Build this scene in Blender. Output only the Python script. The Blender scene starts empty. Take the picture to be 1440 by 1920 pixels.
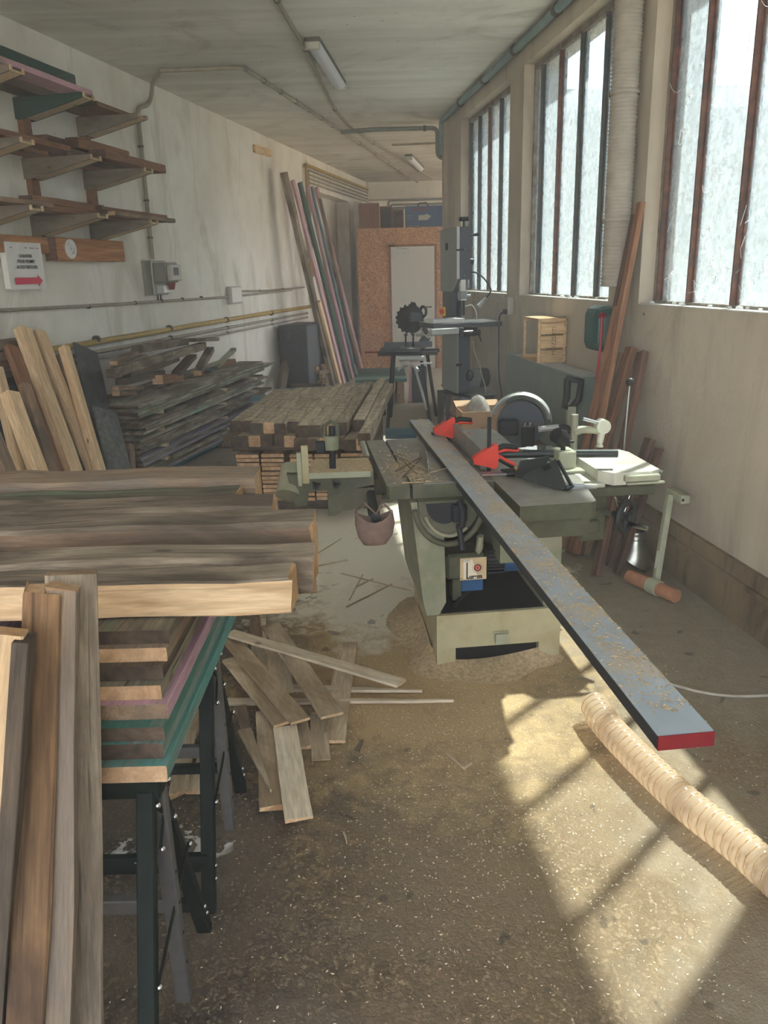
import bpy, bmesh, math, random
from mathutils import Vector, Matrix
R = math.radians
rnd = random.Random(7)
scene = bpy.context.scene
COL = scene.collection

# ------------------------------------------------------------------ camera, world, sun, exposure
CAM_F, CAM_H = 1480.0, 1.6                      # focal length in pixels of the 1440 x 1920 frame, eye height
PITCH, ROLL = math.atan(445 / 1480), R(1.55)
fwd = Vector((0, math.cos(PITCH), -math.sin(PITCH)))
_u0 = Vector((1, 0, 0)).cross(fwd)
c_r = math.cos(ROLL) * Vector((1, 0, 0)) - math.sin(ROLL) * _u0
c_u = math.sin(ROLL) * Vector((1, 0, 0)) + math.cos(ROLL) * _u0
EYE = Vector((0, 0, CAM_H))
cam = bpy.data.cameras.new('camera')
cam.sensor_fit = 'VERTICAL'; cam.sensor_height = 36.0; cam.lens = CAM_F / 1920 * 36.0
cam.clip_start = 0.05; cam.clip_end = 300
cam_ob = bpy.data.objects.new('camera', cam); COL.objects.link(cam_ob)
mw = Matrix((c_r, c_u, -fwd)).transposed().to_4x4(); mw.translation = EYE
cam_ob.matrix_world = mw
scene.camera = cam_ob

world = bpy.data.worlds.new('world'); scene.world = world; world.use_nodes = True
wn = world.node_tree.nodes; wl = world.node_tree.links; wn.clear()
sky = wn.new('ShaderNodeTexSky'); sky.sky_type = 'HOSEK_WILKIE'
SUN_AZ, SUN_EL = R(44.5), R(56)
sdir = Vector((math.sin(SUN_AZ) * math.cos(SUN_EL), math.cos(SUN_AZ) * math.cos(SUN_EL), math.sin(SUN_EL)))
sky.sun_direction = sdir; sky.turbidity = 6.0; sky.ground_albedo = 0.4
bg = wn.new('ShaderNodeBackground'); bg.inputs[1].default_value = 6.5
wo = wn.new('ShaderNodeOutputWorld')
hs = wn.new('ShaderNodeHueSaturation'); hs.inputs['Saturation'].default_value = 0.45      # thin white summer haze
wl.new(sky.outputs[0], hs.inputs['Color']); wl.new(hs.outputs[0], bg.inputs[0]); wl.new(bg.outputs[0], wo.inputs[0])

sun = bpy.data.lights.new('sun', 'SUN'); sun.energy = 12.0; sun.angle = R(1.1); sun.color = (1.0, 0.935, 0.82)
sun_ob = bpy.data.objects.new('sun', sun); COL.objects.link(sun_ob)
sun_ob.rotation_euler = (-sdir).to_track_quat('-Z', 'Y').to_euler(); sun_ob.location = sdir * 40

vs = scene.view_settings
vs.view_transform = 'Standard'; vs.look = 'None'; vs.gamma = 1.0; vs.use_curve_mapping = False
vs.exposure = 2.05
try:
    scene.cycles.max_bounces = 6; scene.cycles.diffuse_bounces = 4; scene.cycles.glossy_bounces = 2; scene.cycles.volume_bounces = 1; scene.cycles.use_adaptive_sampling = True; scene.cycles.adaptive_threshold = 0.08; scene.cycles.adaptive_min_samples = 16; scene.cycles.transparent_max_bounces = 8
    scene.cycles.transmission_bounces = 4; scene.cycles.sample_clamp_indirect = 6.0
    scene.cycles.use_denoising = True; scene.cycles.time_limit = 1200; scene.cycles.caustics_reflective = False; scene.cycles.caustics_refractive = False
except Exception:
    pass

# ------------------------------------------------------------------ survey: places in the room
HC = 3.33                                       # ceiling height
azR, azL = R(-6.75), R(12.3)                    # the two long walls close in on each other
dR = Vector((math.sin(azR), math.cos(azR), 0)); nR = Vector((-math.cos(azR), math.sin(azR), 0))   # along, into the room
dL = Vector((math.sin(azL), math.cos(azL), 0)); nL = Vector((math.cos(azL), -math.sin(azL), 0))
PR = Vector((1.615, 3.5, 0)); PL = Vector((-2.098, 7.764, 0))
def Rp(s, off, z): return PR + dR * s + nR * off + Vector((0, 0, z))
def Lp(t, off, z): return PL + dL * t + nL * off + Vector((0, 0, z))
def _ray(x, y): return fwd * CAM_F + c_r * (x - 720) - c_u * (y - 960)
def at_z(x, y, z=0.0):
    d = _ray(x, y); return EYE + d * ((z - CAM_H) / d.z)
def at_y(x, y, Y):
    d = _ray(x, y); return EYE + d * (Y / d.y)
def at_pl(x, y, P, n):
    d = _ray(x, y); return EYE + d * ((P - EYE).dot(n) / d.dot(n))
def onL(x, y, off=0.0): return at_pl(x, y, PL + nL * off, nL)
def onR(x, y, off=0.0): return at_pl(x, y, PR + nR * off, nR)

# ------------------------------------------------------------------ object helpers
def tag(o, label=None, cat=None, group=None, kind=None):
    if label: o['label'] = label
    if cat: o['category'] = cat
    if group: o['group'] = group
    if kind: o['kind'] = kind
    return o
def empty(name, loc=(0, 0, 0), rz=0.0, label=None, cat=None, group=None, kind=None, parent=None):
    o = bpy.data.objects.new(name, None); COL.objects.link(o)
    o.location = loc; o.rotation_euler = (0, 0, rz); o.empty_display_size = 0.1
    if parent: o.parent = parent
    return tag(o, label, cat, group, kind)
def basis(xa, up=Vector((0, 0, 1))):
    x = Vector(xa).normalized(); up = Vector(up)
    if abs(x.dot(up.normalized())) > 0.995: up = Vector((0, 1, 0)) if abs(x.y) < 0.9 else Vector((1, 0, 0))
    y = up.cross(x).normalized(); z = x.cross(y)
    return x, y, z
class MB:
    """collects shapes; build() links them as one mesh object"""
    def __init__(s): s.v = []; s.f = []; s.m = []; s.sm = []
    def add(s, vs, fs, mi=0, smooth=False, M=None):
        b = len(s.v)
        for p in vs:
            p = Vector(p); s.v.append(tuple(M @ p if M else p))
        for f in fs:
            s.f.append(tuple(i + b for i in f)); s.m.append(mi); s.sm.append(smooth)
        return s
    def box(s, c, d, mi=0, rz=0.0, M=None, ch=0.0):
        """box centred at c with size d; ch: chamfer of the edges along every axis"""
        x, y, z = d[0] / 2, d[1] / 2, d[2] / 2
        T = Matrix.Translation(Vector(c)) @ Matrix.Rotation(rz, 4, 'Z')
        if M: T = M @ T
        if ch <= 0:
            vs = [(i, j, k) for i in (-x, x) for j in (-y, y) for k in (-z, z)]
            fs = [(0, 1, 3, 2), (4, 6, 7, 5), (0, 4, 5, 1), (2, 3, 7, 6), (0, 2, 6, 4), (1, 5, 7, 3)]
            return s.add(vs, fs, mi, False, T)
        ch = min(ch, x * .9, y * .9, z * .9)
        bm = bmesh.new()
        bmesh.ops.create_cube(bm, size=1.0)
        for v in bm.verts: v.co = Vector((v.co.x * 2 * x, v.co.y * 2 * y, v.co.z * 2 * z))
        bmesh.ops.bevel(bm, geom=bm.edges[:], offset=ch, segments=2 if ch > .012 else 1, affect='EDGES', profile=.5)
        bm.verts.index_update()
        s.add([v.co[:] for v in bm.verts], [[v.index for v in f.verts] for f in bm.faces], mi, False, T); bm.free()
        return s
    def bx(s, x0, x1, y0, y1, z0, z1, mi=0, ch=0.0, M=None):
        return s.box(((x0 + x1) / 2, (y0 + y1) / 2, (z0 + z1) / 2), (abs(x1 - x0), abs(y1 - y0), abs(z1 - z0)), mi, 0, M, ch)
    def cyl(s, a, b, r0, r1=None, n=14, mi=0, caps=True, smooth=True):
        r1 = r0 if r1 is None else r1
        a = Vector(a); b = Vector(b); x, y, z = basis(b - a)
        vs = []
        for p, r in ((a, r0), (b, r1)):
            for i in range(n):
                t = 2 * math.pi * i / n
                vs.append(p + y * (r * math.cos(t)) + z * (r * math.sin(t)))
        s.add(vs, [(i, (i + 1) % n, n + (i + 1) % n, n + i) for i in range(n)], mi, smooth)
        if caps: s.add(vs, [tuple(range(n))[::-1], tuple(range(n, 2 * n))], mi, False)
        return s
    def tube(s, pts, r, n=8, mi=0, caps=True, radii=None):
        pts = [Vector(p) for p in pts]; vs = []; up = Vector((0, 0, 1)); prev = None
        for k, p in enumerate(pts):
            d = (pts[min(k + 1, len(pts) - 1)] - pts[max(k - 1, 0)])
            if prev is None:
                x, y, z = basis(d)
            else:
                x = d.normalized(); y = (prev - x * prev.dot(x)).normalized(); z = x.cross(y)
            prev = y; rr = radii[k] if radii else r
            for i in range(n):
                t = 2 * math.pi * i / n
                vs.append(p + y * (rr * math.cos(t)) + z * (rr * math.sin(t)))
        fs = [(k * n + i, k * n + (i + 1) % n, (k + 1) * n + (i + 1) % n, (k + 1) * n + i) for k in range(len(pts) - 1) for i in range(n)]
        s.add(vs, fs, mi, True)
        if caps: s.add(vs, [tuple(range(n))[::-1], tuple(range((len(pts) - 1) * n, len(pts) * n))], mi)
        return s
    def lathe(s, prof, M=None, n=20, mi=0, a0=0.0, a1=2 * math.pi, smooth=True):
        """prof: (radius, height) pairs turned about local Z"""
        full = abs(a1 - a0 - 2 * math.pi) < 1e-6; m = n if full else n + 1; vs = []
        for i in range(m):
            t = a0 + (a1 - a0) * i / n
            vs += [(r * math.cos(t), r * math.sin(t), h) for r, h in prof]
        k = len(prof)
        fs = [(i * k + j, ((i + 1) % m) * k + j, ((i + 1) % m) * k + j + 1, i * k + j + 1) for i in range(n) for j in range(k - 1)]
        return s.add(vs, fs, mi, smooth, M)
    def prism(s, poly, h0, h1, M=None, mi=0):
        """poly in local XY, extruded along local Z from h0 to h1"""
        n = len(poly); vs = [(p[0], p[1], h0) for p in poly] + [(p[0], p[1], h1) for p in poly]
        fs = [tuple(range(n))[::-1], tuple(range(n, 2 * n))] + [(i, (i + 1) % n, n + (i + 1) % n, n + i) for i in range(n)]
        return s.add(vs, fs, mi, False, M)
    def sphere(s, c, r, n=12, mi=0, sc=(1, 1, 1)):
        m = n // 2; vs = [(0, 0, -1)]
        for j in range(1, m):
            p = -math.pi / 2 + math.pi * j / m
            vs += [(math.cos(p) * math.cos(2 * math.pi * i / n), math.cos(p) * math.sin(2 * math.pi * i / n), math.sin(p)) for i in range(n)]
        vs.append((0, 0, 1)); fs = []
        for i in range(n):
            fs.append((0, 1 + (i + 1) % n, 1 + i)); fs.append((len(vs) - 1, 1 + (m - 2) * n + i, 1 + (m - 2) * n + (i + 1) % n))
            for j in range(m - 2):
                a = 1 + j * n; fs.append((a + i, a + (i + 1) % n, a + n + (i + 1) % n, a + n + i))
        return s.add([(c[0] + v[0] * r * sc[0], c[1] + v[1] * r * sc[1], c[2] + v[2] * r * sc[2]) for v in vs], fs, mi, True)
    def build(s, name, mats, parent=None, loc=None, recalc=True):
        me = bpy.data.meshes.new(name); me.from_pydata(s.v, [], s.f)
        for m in (mats if isinstance(mats, (list, tuple)) else [mats]): me.materials.append(m)
        me.polygons.foreach_set('material_index', s.m); me.polygons.foreach_set('use_smooth', s.sm); me.update()
        if recalc:
            bm = bmesh.new(); bm.from_mesh(me); bmesh.ops.recalc_face_normals(bm, faces=bm.faces[:]); bm.to_mesh(me); bm.free()
        o = bpy.data.objects.new(name, me); COL.objects.link(o)
        if parent: o.parent = parent
        if loc is not None: o.location = loc
        return o
def frame_M(o, xa, up=(0, 0, 1)):
    x, y, z = basis(xa, Vector(up)); M = Matrix((x, y, z)).transposed().to_4x4(); M.translation = Vector(o); return M
def arc_pts(pts, rad, n=6):
    """polyline with rounded corners"""
    pts = [Vector(p) for p in pts]; out = [pts[0]]
    for a, b, c in zip(pts, pts[1:], pts[2:]):
        d1 = (a - b); d2 = (c - b); r = min(rad, d1.length * .49, d2.length * .49)
        p1 = b + d1.normalized() * r; p2 = b + d2.normalized() * r
        for i in range(n + 1):
            t = i / n; out.append(p1 * (1 - t) ** 2 + b * (2 * t * (1 - t)) + p2 * t ** 2)
    out.append(pts[-1]); return out
def spline(pts, n=8):
    """Catmull-Rom through the points"""
    P = [Vector(p) for p in pts]; P = [P[0] * 2 - P[1]] + P + [P[-1] * 2 - P[-2]]; out = []
    for i in range(1, len(P) - 2):
        for k in range(n):
            t = k / n; a, b, c, d = P[i - 1], P[i], P[i + 1], P[i + 2]
            out.append(0.5 * ((2 * b) + (c - a) * t + (2 * a - 5 * b + 4 * c - d) * t * t + (3 * b - a - 3 * c + d) * t ** 3))
    out.append(P[-2]); return out
def text_mesh(name, txt, size, mat, parent, M, align='CENTER', extrude=0.0004, bold=0.0):
    cu = bpy.data.curves.new(name, 'FONT'); cu.body = txt; cu.size = size; cu.align_x = align; cu.align_y = 'CENTER'; cu.extrude = extrude; cu.offset = bold
    t = bpy.data.objects.new(name, cu); COL.objects.link(t); bpy.context.view_layer.update()
    me = bpy.data.meshes.new_from_object(t); bpy.data.objects.remove(t); bpy.data.curves.remove(cu)
    me.materials.clear(); me.materials.append(mat); me.transform(M)
    o = bpy.data.objects.new(name, me); COL.objects.link(o)
    if parent: o.parent = parent
    return o

# ------------------------------------------------------------------ materials
MATS = {}
class NT:
    def __init__(s, name):
        s.mat = bpy.data.materials.new(name); s.mat.use_nodes = True; s.t = s.mat.node_tree; s.t.nodes.clear()
        s.out = s.t.nodes.new('ShaderNodeOutputMaterial')
    def n(s, typ, ins=None, **kw):
        d = s.t.nodes.new('ShaderNode' + typ)
        for k, v in kw.items(): setattr(d, k, v)
        for k, v in (ins or {}).items():
            i = d.inputs[k]
            if hasattr(v, 'is_linked') or isinstance(v, bpy.types.NodeSocket): s.t.links.new(v, i)
            else: i.default_value = v
        return d
    def bsdf(s, color, rough=0.6, metal=0.0, bump=None, bstr=0.2, spec=0.4, extra=None):
        ins = {'Base Color': color, 'Roughness': rough, 'Metallic': metal, 'Specular IOR Level': spec}
        ins.update(extra or {})
        b = s.n('BsdfPrincipled', ins)
        if bump is not None:
            bp = s.n('Bump', {'Height': bump, 'Strength': bstr, 'Distance': 0.01}); s.t.links.new(bp.outputs[0], b.inputs['Normal'])
        s.t.links.new(b.outputs[0], s.out.inputs[0]); return s.mat
    def noise(s, vec, scale, detail=4, dist=0.0, rough=0.55):
        return s.n('TexNoise', {'Vector': vec, 'Scale': scale, 'Detail': detail, 'Distortion': dist, 'Roughness': rough}).outputs['Fac']
    def ramp(s, fac, stops, interp='LINEAR'):
        r = s.n('ValToRGB', {'Fac': fac}); cr = r.color_ramp; cr.interpolation = interp
        while len(cr.elements) < len(stops): cr.elements.new(0.5)
        for e, (p, c) in zip(cr.elements, stops):
            e.position = p; e.color = c if len(c) == 4 else (*c, 1)
        return r.outputs[0]
    def mix(s, fac, a, b, mode='MIX'):
        m = s.n('Mix', None, data_type='RGBA', blend_type=mode)
        for k, v in ((0, fac), (6, a), (7, b)):
            if isinstance(v, bpy.types.NodeSocket): s.t.links.new(v, m.inputs[k])
            else: m.inputs[k].default_value = v if k == 0 else ((*v, 1) if len(v) == 3 else v)
        return m.outputs[2]
    def math(s, op, a, b=0.0, clamp=False):
        return s.n('Math', {0: a, 1: b}, operation=op, use_clamp=clamp).outputs[0]
def srgb(h):
    if isinstance(h, str): h = tuple(int(h[i:i + 2], 16) / 255 for i in (0, 2, 4))
    return tuple(c / 12.92 if c <= .04045 else ((c + .055) / 1.055) ** 2.4 for c in h)
def keep(m, k): MATS[k] = m; return m

def wood(key, dark, light, scale=1.0, stretch=13.0, paint=None, pamt=0.5, dirt=None, damt=0.4, rough=0.8, bump=0.25, var=0.35, crack=0.3):
    w = NT(key); tc = w.n('TexCoord'); oi = w.n('ObjectInfo')
    off = w.n('VectorMath', {0: (37.0, 19.0, 53.0), 'Scale': oi.outputs['Random']}, operation='SCALE').outputs[0]
    mp = w.n('Mapping', {'Vector': tc.outputs['Object'], 'Scale': (1.0 * scale, stretch * scale, stretch * scale), 'Location': off})
    mq = w.n('Mapping', {'Vector': tc.outputs['Object'], 'Scale': (1, 2.2, 2.2), 'Location': off})
    g = w.noise(mp.outputs[0], 2.2, 6, 1.4, .6)
    f = w.noise(mp.outputs[0], 11.0, 3, .3)
    c = w.ramp(g, [(0.28, srgb(dark)), (0.5, tuple((a + b) / 2 for a, b in zip(srgb(dark), srgb(light)))), (0.68, srgb(light))])
    c = w.mix(0.35, c, w.ramp(f, [(0.35, (.45, .45, .45)), (.62, (1, 1, 1))]), 'MULTIPLY')
    kn = w.n('TexVoronoi', {'Vector': mq.outputs[0], 'Scale': 2.6}).outputs['Distance']
    c = w.mix(w.ramp(kn, [(0.03, (1, 1, 1)), (0.075, (0, 0, 0))]), c, tuple(x * .35 for x in srgb(dark)))
    fis = w.noise(w.n('Mapping', {'Vector': tc.outputs['Object'], 'Scale': (1.3 * scale, stretch * 3.2, stretch * 3.2), 'Location': off}).outputs[0], 1.0, 3, .6)
    c = w.mix(w.math('MULTIPLY', w.ramp(fis, [(.60, (0, 0, 0)), (.66, (1, 1, 1))]), crack), c, tuple(x * .22 for x in srgb(dark)))
    if dirt:
        dm = w.ramp(w.noise(mq.outputs[0], 2.4, 5, .8), [(.5 - damt * .35, (1, 1, 1)), (.72 - damt * .2, (0, 0, 0))])
        c = w.mix(dm, c, w.mix(f, tuple(x * .55 for x in srgb(dirt)), srgb(dirt)))
    if paint:
        pm = w.ramp(w.noise(mp.outputs[0], 1.1, 6, .8, .65), [(.30 + (1 - pamt) * .35, (0, 0, 0)), (.38 + (1 - pamt) * .35, (1, 1, 1))])
        c = w.mix(pm, c, w.mix(f, tuple(x * .6 for x in srgb(paint)), srgb(paint)))
    fs = w.noise(w.n('Mapping', {'Vector': tc.outputs['Object'], 'Scale': (6, 60, 60), 'Location': off}).outputs[0], 3.0, 4, .3)
    c = w.mix(.28, c, w.ramp(fs, [(.36, (.62, .6, .58)), (.58, (1, 1, 1))]), 'MULTIPLY')
    hv = w.n('HueSaturation', {'Color': c, 'Value': w.math('ADD', w.math('MULTIPLY', oi.outputs['Random'], var), 1.06 - var / 2)})
    return keep(w.bsdf(hv.outputs[0], rough, 0, w.math('ADD', g, w.math('MULTIPLY', fs, .5)), bump, .25), key)

def flat(key, col, rough=0.5, metal=0.0, grain=0.25, gscale=25.0, dirt=None, damt=0.5, dscale=5.0, bump=0.05, spec=0.4):
    w = NT(key); tc = w.n('TexCoord').outputs['Object']
    c0 = srgb(col); g = w.noise(tc, gscale, 4)
    c = w.ramp(g, [(.3, tuple(x * (1 - grain) for x in c0)), (.7, tuple(min(1, x * (1 + grain * .5)) for x in c0))])
    if dirt:
        dm = w.ramp(w.noise(tc, dscale, 6, .5), [(.62 - damt * .3, (0, 0, 0)), (.8 - damt * .25, (1, 1, 1))])
        c = w.mix(dm, c, srgb(dirt))
    return keep(w.bsdf(c, rough, metal, g, bump, spec), key)

# timber
wood('pine_new', 'cca77d', 'edd0a6', 1.0, 11)
wood('pine_aged', '98765a', 'c2a180', 1.0, 12, dirt='7a6a5a', damt=.3)
wood('post_brown', '6a4e36', '9d7a55', 1.0, 13, dirt='5d4a3a', damt=.3, crack=.6)
wood('pine_end', 'b08358', 'd9b383', 4.0, 1.0, var=.25)
wood('old_brown', '76604b', 'b0957a', 1.0, 14, dirt='8f8070', damt=.35, bump=.4, crack=.75)
wood('old_grey', '8a7c6b', 'c2b097', 1.1, 15, dirt='6b5d4e', damt=.3, bump=.6, crack=.75)
wood('old_dark', '52443a', '83705c', 1.0, 12, dirt='5c544a', damt=.4, crack=.75)
wood('end_dark', '3a302a', '6b5a4a', 5.0, 1.0)
wood('end_tan', 'a5835e', 'cba884', 4.0, 1.0)
wood('red_brown', '6d4a36', '9c7152', 1.0, 13, var=.4)
wood('deep_brown', '4a342a', '76594a', 1.0, 13, var=.4)
wood('green_mould', '6e6656', 'a0967f', 1.0, 12, paint='75866a', pamt=.3, dirt='5c5446', damt=.35, crack=.75)
wood('green_paint', '5d6257', '87897a', 1.2, 8, paint='4a7a6f', pamt=.6)
wood('teal_paint', '5b6f68', '87978d', 1.2, 8, paint='5f9389', pamt=.62)
wood('dark_green', '454b44', '5a655d', 1.2, 8, paint='33524a', pamt=.75)
wood('pink_paint', '927c79', 'ad9692', 1.2, 8, paint='c79eaa', pamt=.75)
wood('blue_paint', '6a7c84', '8b999c', 1.2, 8, paint='5f8695', pamt=.8)
wood('purple_grey', '8f8790', 'b6afb5', 1.2, 10, paint='a198b5', pamt=.3, crack=.5)
wood('grey_green', '98947f', 'c9c3af', 1.1, 11, paint='9ab59c', pamt=.3, dirt='7d7763', damt=.25, crack=.6)
wood('dusty_beam', '8d7b64', 'c4b399', 1.0, 7, dirt='a79a86', damt=.55)
wood('rack_ply', '6b6256', '857a6c', 1.0, 4)
wood('ply_edge', 'b59c78', 'd3bd98', 1.0, 20)
wood('varnished', '8a5a33', 'c0895a', 0.7, 14)
wood('crate_wood', 'b9966c', 'dcbd92', 1.0, 10)
wood('offcut', 'd0b896', 'ecdabb', 1.0, 8, dirt='b59d7c', damt=.2, crack=.15)
wood('offcut_pale', 'dcc8a8', 'f3e4c9', 1.0, 8, crack=.15)
# metal, plastic
flat('mach_green', '878a6f', .55, 0, .12, 20, dirt='a39c86', damt=.42)
flat('mach_dark', '53543f', .55, 0, .2, 25, dirt='6f6a58', damt=.3)
flat('mach_pale', 'b9b08a', .55, 0, .1, 20, dirt='a08c63', damt=.42)
flat('mach_light', 'abad92', .5, 0, .12, 20, dirt='8f8a76', damt=.4)
flat('cast_table', '8f8b80', .45, .35, .22, 14, dirt='a0967f', damt=.4, dscale=4)
flat('cast_bright', '9a9b98', .3, .85, .2, 10, dirt='8f8672', damt=.25)
flat('steel', '9fa2a3', .32, .9, .15, 30)
flat('chrome', 'c8cac8', .18, 1.0, .05, 30)
flat('galv', 'b3b0a0', .3, .9, .3, 9)
flat('black_metal', '23252a', .5, .2, .2, 30)
flat('black_plastic', '1b1c1e', .45, 0, .2, 30)
flat('dark_hole', '0d0d0e', .9)
flat('saw_grey', '4b5058', .5, .1, .12, 25)
flat('saw_panel', '8d8f8b', .5, .1, .1, 25)
flat('saw_light', 'b9bbb6', .4, .2, .1, 25)
flat('blue_motor', '2c5a86', .45, .1, .2, 18)
flat('red_plastic', 'd8402f', .4, 0, .1, 30)
flat('red_dark', '7a141c', .5, 0, .2, 30)
flat('yellow_plastic', 'e3b51f', .4, 0, .1, 30)
flat('grey_plastic', 'b3b0a4', .5, 0, .08, 20)
flat('grey_dark_plastic', '7d7a72', .5, 0, .1, 20)
flat('white_plastic', 'dedcd4', .45, 0, .05, 20)
flat('horse_green', '131d18', .65, 0, .2, 30, spec=.2)
flat('horse_grey', '5f5c58', .55, .1, .15, 30)
flat('bolt', 'd2d2cf', .25, 1.0, .05, 40)
flat('pipe_beige', '9d9482', .55, .1, .2, 15)
flat('pipe_grey', '7f8480', .5, .2, .2, 15)
flat('pipe_teal', '78918f', .5, .1, .2, 15)
flat('pipe_dark', '5b564c', .55, .2, .25, 15)
flat('pipe_yellow', 'b3964c', .5, .1, .2, 15)
flat('cable_black', '24252a', .5)
flat('cable_white', 'b9b2a2', .5)
flat('cable_red', 'b3303a', .5)
flat('rust', '6e4a3c', .75, .2, .45, 22, dirt='4b3a34', damt=.5, dscale=14)
flat('bar_dark', '43433f', .7, .2, .4, 22, dirt='59463c', damt=.4, dscale=12)
flat('heater_green', '7a857c', .5, .1, .08, 12)
flat('dark_panel', '45484b', .6, 0, .3, 14, dirt='5d6063', damt=.3)
flat('cabinet_dark', '33373f', .55, .1, .15, 14)
flat('door_white', 'c4c5c2', .5, 0, .04, 8)
flat('white_trim', 'c9c5b8', .7, 0, .1, 10)
flat('paper', 'e6e3df', .8, 0, .03, 6)
flat('ink_black', '33343a', .8)
flat('ink_grey', '8d8d90', .8)
flat('arrow_red', 'd8455f', .8, 0, .06, 20)
flat('cardboard', 'b08e6c', .8, 0, .12, 12)
flat('cloth', '9a958c', .9, 0, .4, 30)
flat('canvas', '8c7468', .9, 0, .25, 30)
flat('terracotta', 'b07a58', .7, 0, .2, 18)
flat('reel_green', '1f4a44', .4, 0, .1, 20)
flat('plank_steel', 'a9b1b6', .45, .3, .15, 9, dirt='bfa988', damt=.42, dscale=6)
flat('plank_edge', '3a3d3f', .5, .4, .2, 20)
flat('box_blue', '24507f', .5, 0, .15, 12)
flat('plate_tan', 'd8bf92', .45, 0, .08, 15)
flat('plate_cream', 'efe3c8', .45, 0, .05, 15)
flat('roller_dark', '3d4140', .4, .4, .2, 20)
flat('tube_lamp', 'dadbe2', .35, 0, .03, 10)
flat('orange_lens', 'c9a27a', .5)
flat('dust', 'c2aa84', .95, 0, .35, 60, bump=.4)
flat('concrete_out', 'b4b1a8', .9, 0, .15, 3)
flat('paper_white', 'e9e6dc', .8, 0, .06, 10)
flat('osb_dark', '8a5c45', .8, 0, .3, 30)
flat('frame_paint', '8d857a', .8, 0, .35, 14, dirt='6a5044', damt=.4, dscale=9)
flat('mach_white', 'cfcebd', .5, 0, .08, 20, dirt='b3ab93', damt=.35)
flat('duct_beige', 'a69e90', .7, 0, .15, 12)
flat('rough_slate', '74746f', .75, 0, .45, 22, dirt='55565a', damt=.4)
flat('yard_asphalt', '6a675f', .95, 0, .2, 3)
wood('stack_grey', '9b9283', 'cfc5b2', 1.1, 13, dirt='7c7364', damt=.3, bump=.5, crack=.6)

# ------------------------------------------------------------------ surfaces of the building
def plaster(key, base, pale, stain, dark, scale=1.0, board=False):
    w = NT(key); tc = w.n('TexCoord').outputs['Object']
    mp = w.n('Mapping', {'Vector': tc, 'Scale': (1, 1, 1)})
    n1 = w.noise(mp.outputs[0], 0.9 * scale, 7, .4); n2 = w.noise(mp.outputs[0], 5.0 * scale, 5, .3); n3 = w.noise(mp.outputs[0], 40, 4)
    c = w.ramp(n1, [(.32, srgb(base)), (.62, srgb(pale))])
    ms = w.n('Mapping', {'Vector': tc, 'Scale': (1.2, 1.2, .35)})
    st = w.ramp(w.noise(ms.outputs[0], 1.7 * scale, 7, 1.2, .65), [(.52, (0, 0, 0)), (.70, (.85, .85, .85))])
    c = w.mix(st, c, srgb(stain))
    if board:
        bm_ = w.n('Mapping', {'Vector': tc, 'Scale': (.25, 2.4, 1)})
        c = w.mix(.55, c, w.ramp(w.noise(bm_.outputs[0], 2.0, 5, .2), [(.35, (.74, .72, .68)), (.6, (1, 1, 1))]), 'MULTIPLY')
    sp = w.n('TexVoronoi', {'Vector': tc, 'Scale': 5.5}).outputs['Distance']
    msk = w.math('MULTIPLY', w.ramp(sp, [(.03, (1, 1, 1)), (.06, (0, 0, 0))]), w.ramp(w.noise(tc, 1.3, 2), [(.52, (0, 0, 0)), (.58, (1, 1, 1))]))
    c = w.mix(msk, c, srgb(dark))
    c = w.mix(.22, c, w.ramp(n2, [(.3, (.7, .69, .66)), (.6, (1, 1, 1))]), 'MULTIPLY')
    return keep(w.bsdf(c, .92, 0, w.math('ADD', n3, n2), .18, .15), key)
plaster('plaster_left', 'ddd6c9', 'eeeae0', 'c6beaf', '6b6458')
plaster('plaster_right', 'b5a896', 'c6baa6', '9e9180', '54493e', .8)
plaster('ceiling_paint', 'dad6cb', 'ebe8df', 'c2bcb0', '98917f', .6, True)
plaster('base_dirty', '6c5b46', '8d7a5e', '4e3f2f', '4a3c2d', 2.0)

w = NT('floor_mix'); tc = w.n('TexCoord').outputs['Object']
wob_ = w.n('VectorMath', {0: w.n('TexNoise', {'Vector': tc, 'Scale': 38.0, 'Detail': 4.0}).outputs['Color'], 'Scale': .055}, operation='SCALE').outputs[0]
chips = w.n('TexVoronoi', {'Vector': w.n('VectorMath', {0: tc, 1: wob_}, operation='ADD').outputs[0], 'Scale': 70.0, 'Randomness': 1.0})
tone = w.ramp(chips.outputs['Color'], [(.15, srgb('4b4037')), (.55, srgb('6f6152')), (.8, srgb('8a7a66')), (.97, srgb('a8987e'))])
agg = w.mix(w.ramp(chips.outputs['Distance'], [(.25, (0, 0, 0)), (.6, (1, 1, 1))]), tone, srgb('3d342d'))
patchy = w.noise(tc, 1.6, 6, .6); fine = w.noise(tc, 140, 3); mid = w.noise(tc, 14, 5, .8)
agg = w.mix(w.ramp(patchy, [(.42, (0, 0, 0)), (.58, (.8, .8, .8))]), agg, w.mix(mid, srgb('5a4f44'), srgb('83745f')))
grey = w.mix(mid, srgb('8a7f6c'), srgb('a59a84'))
sawd = w.mix(fine, srgb('a08459'), srgb('d6ba8c'))
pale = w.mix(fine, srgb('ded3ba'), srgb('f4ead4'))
geo = w.n('SeparateXYZ', {'Vector': tc})
def blob(cx, cy, rx, ry, lo, hi):
    a = w.math('MULTIPLY', w.math('SUBTRACT', geo.outputs[0], cx), 1 / rx); b = w.math('MULTIPLY', w.math('SUBTRACT', geo.outputs[1], cy), 1 / ry)
    d = w.math('SQRT', w.math('ADD', w.math('MULTIPLY', a, a), w.math('MULTIPLY', b, b)))
    d = w.math('ADD', d, w.math('MULTIPLY', w.math('SUBTRACT', patchy, .5), 1.5))
    d = w.math('ADD', d, w.math('MULTIPLY', w.math('SUBTRACT', mid, .5), .8))
    return w.ramp(d, [(lo, (1, 1, 1)), (hi, (0, 0, 0))])
c = agg
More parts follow.
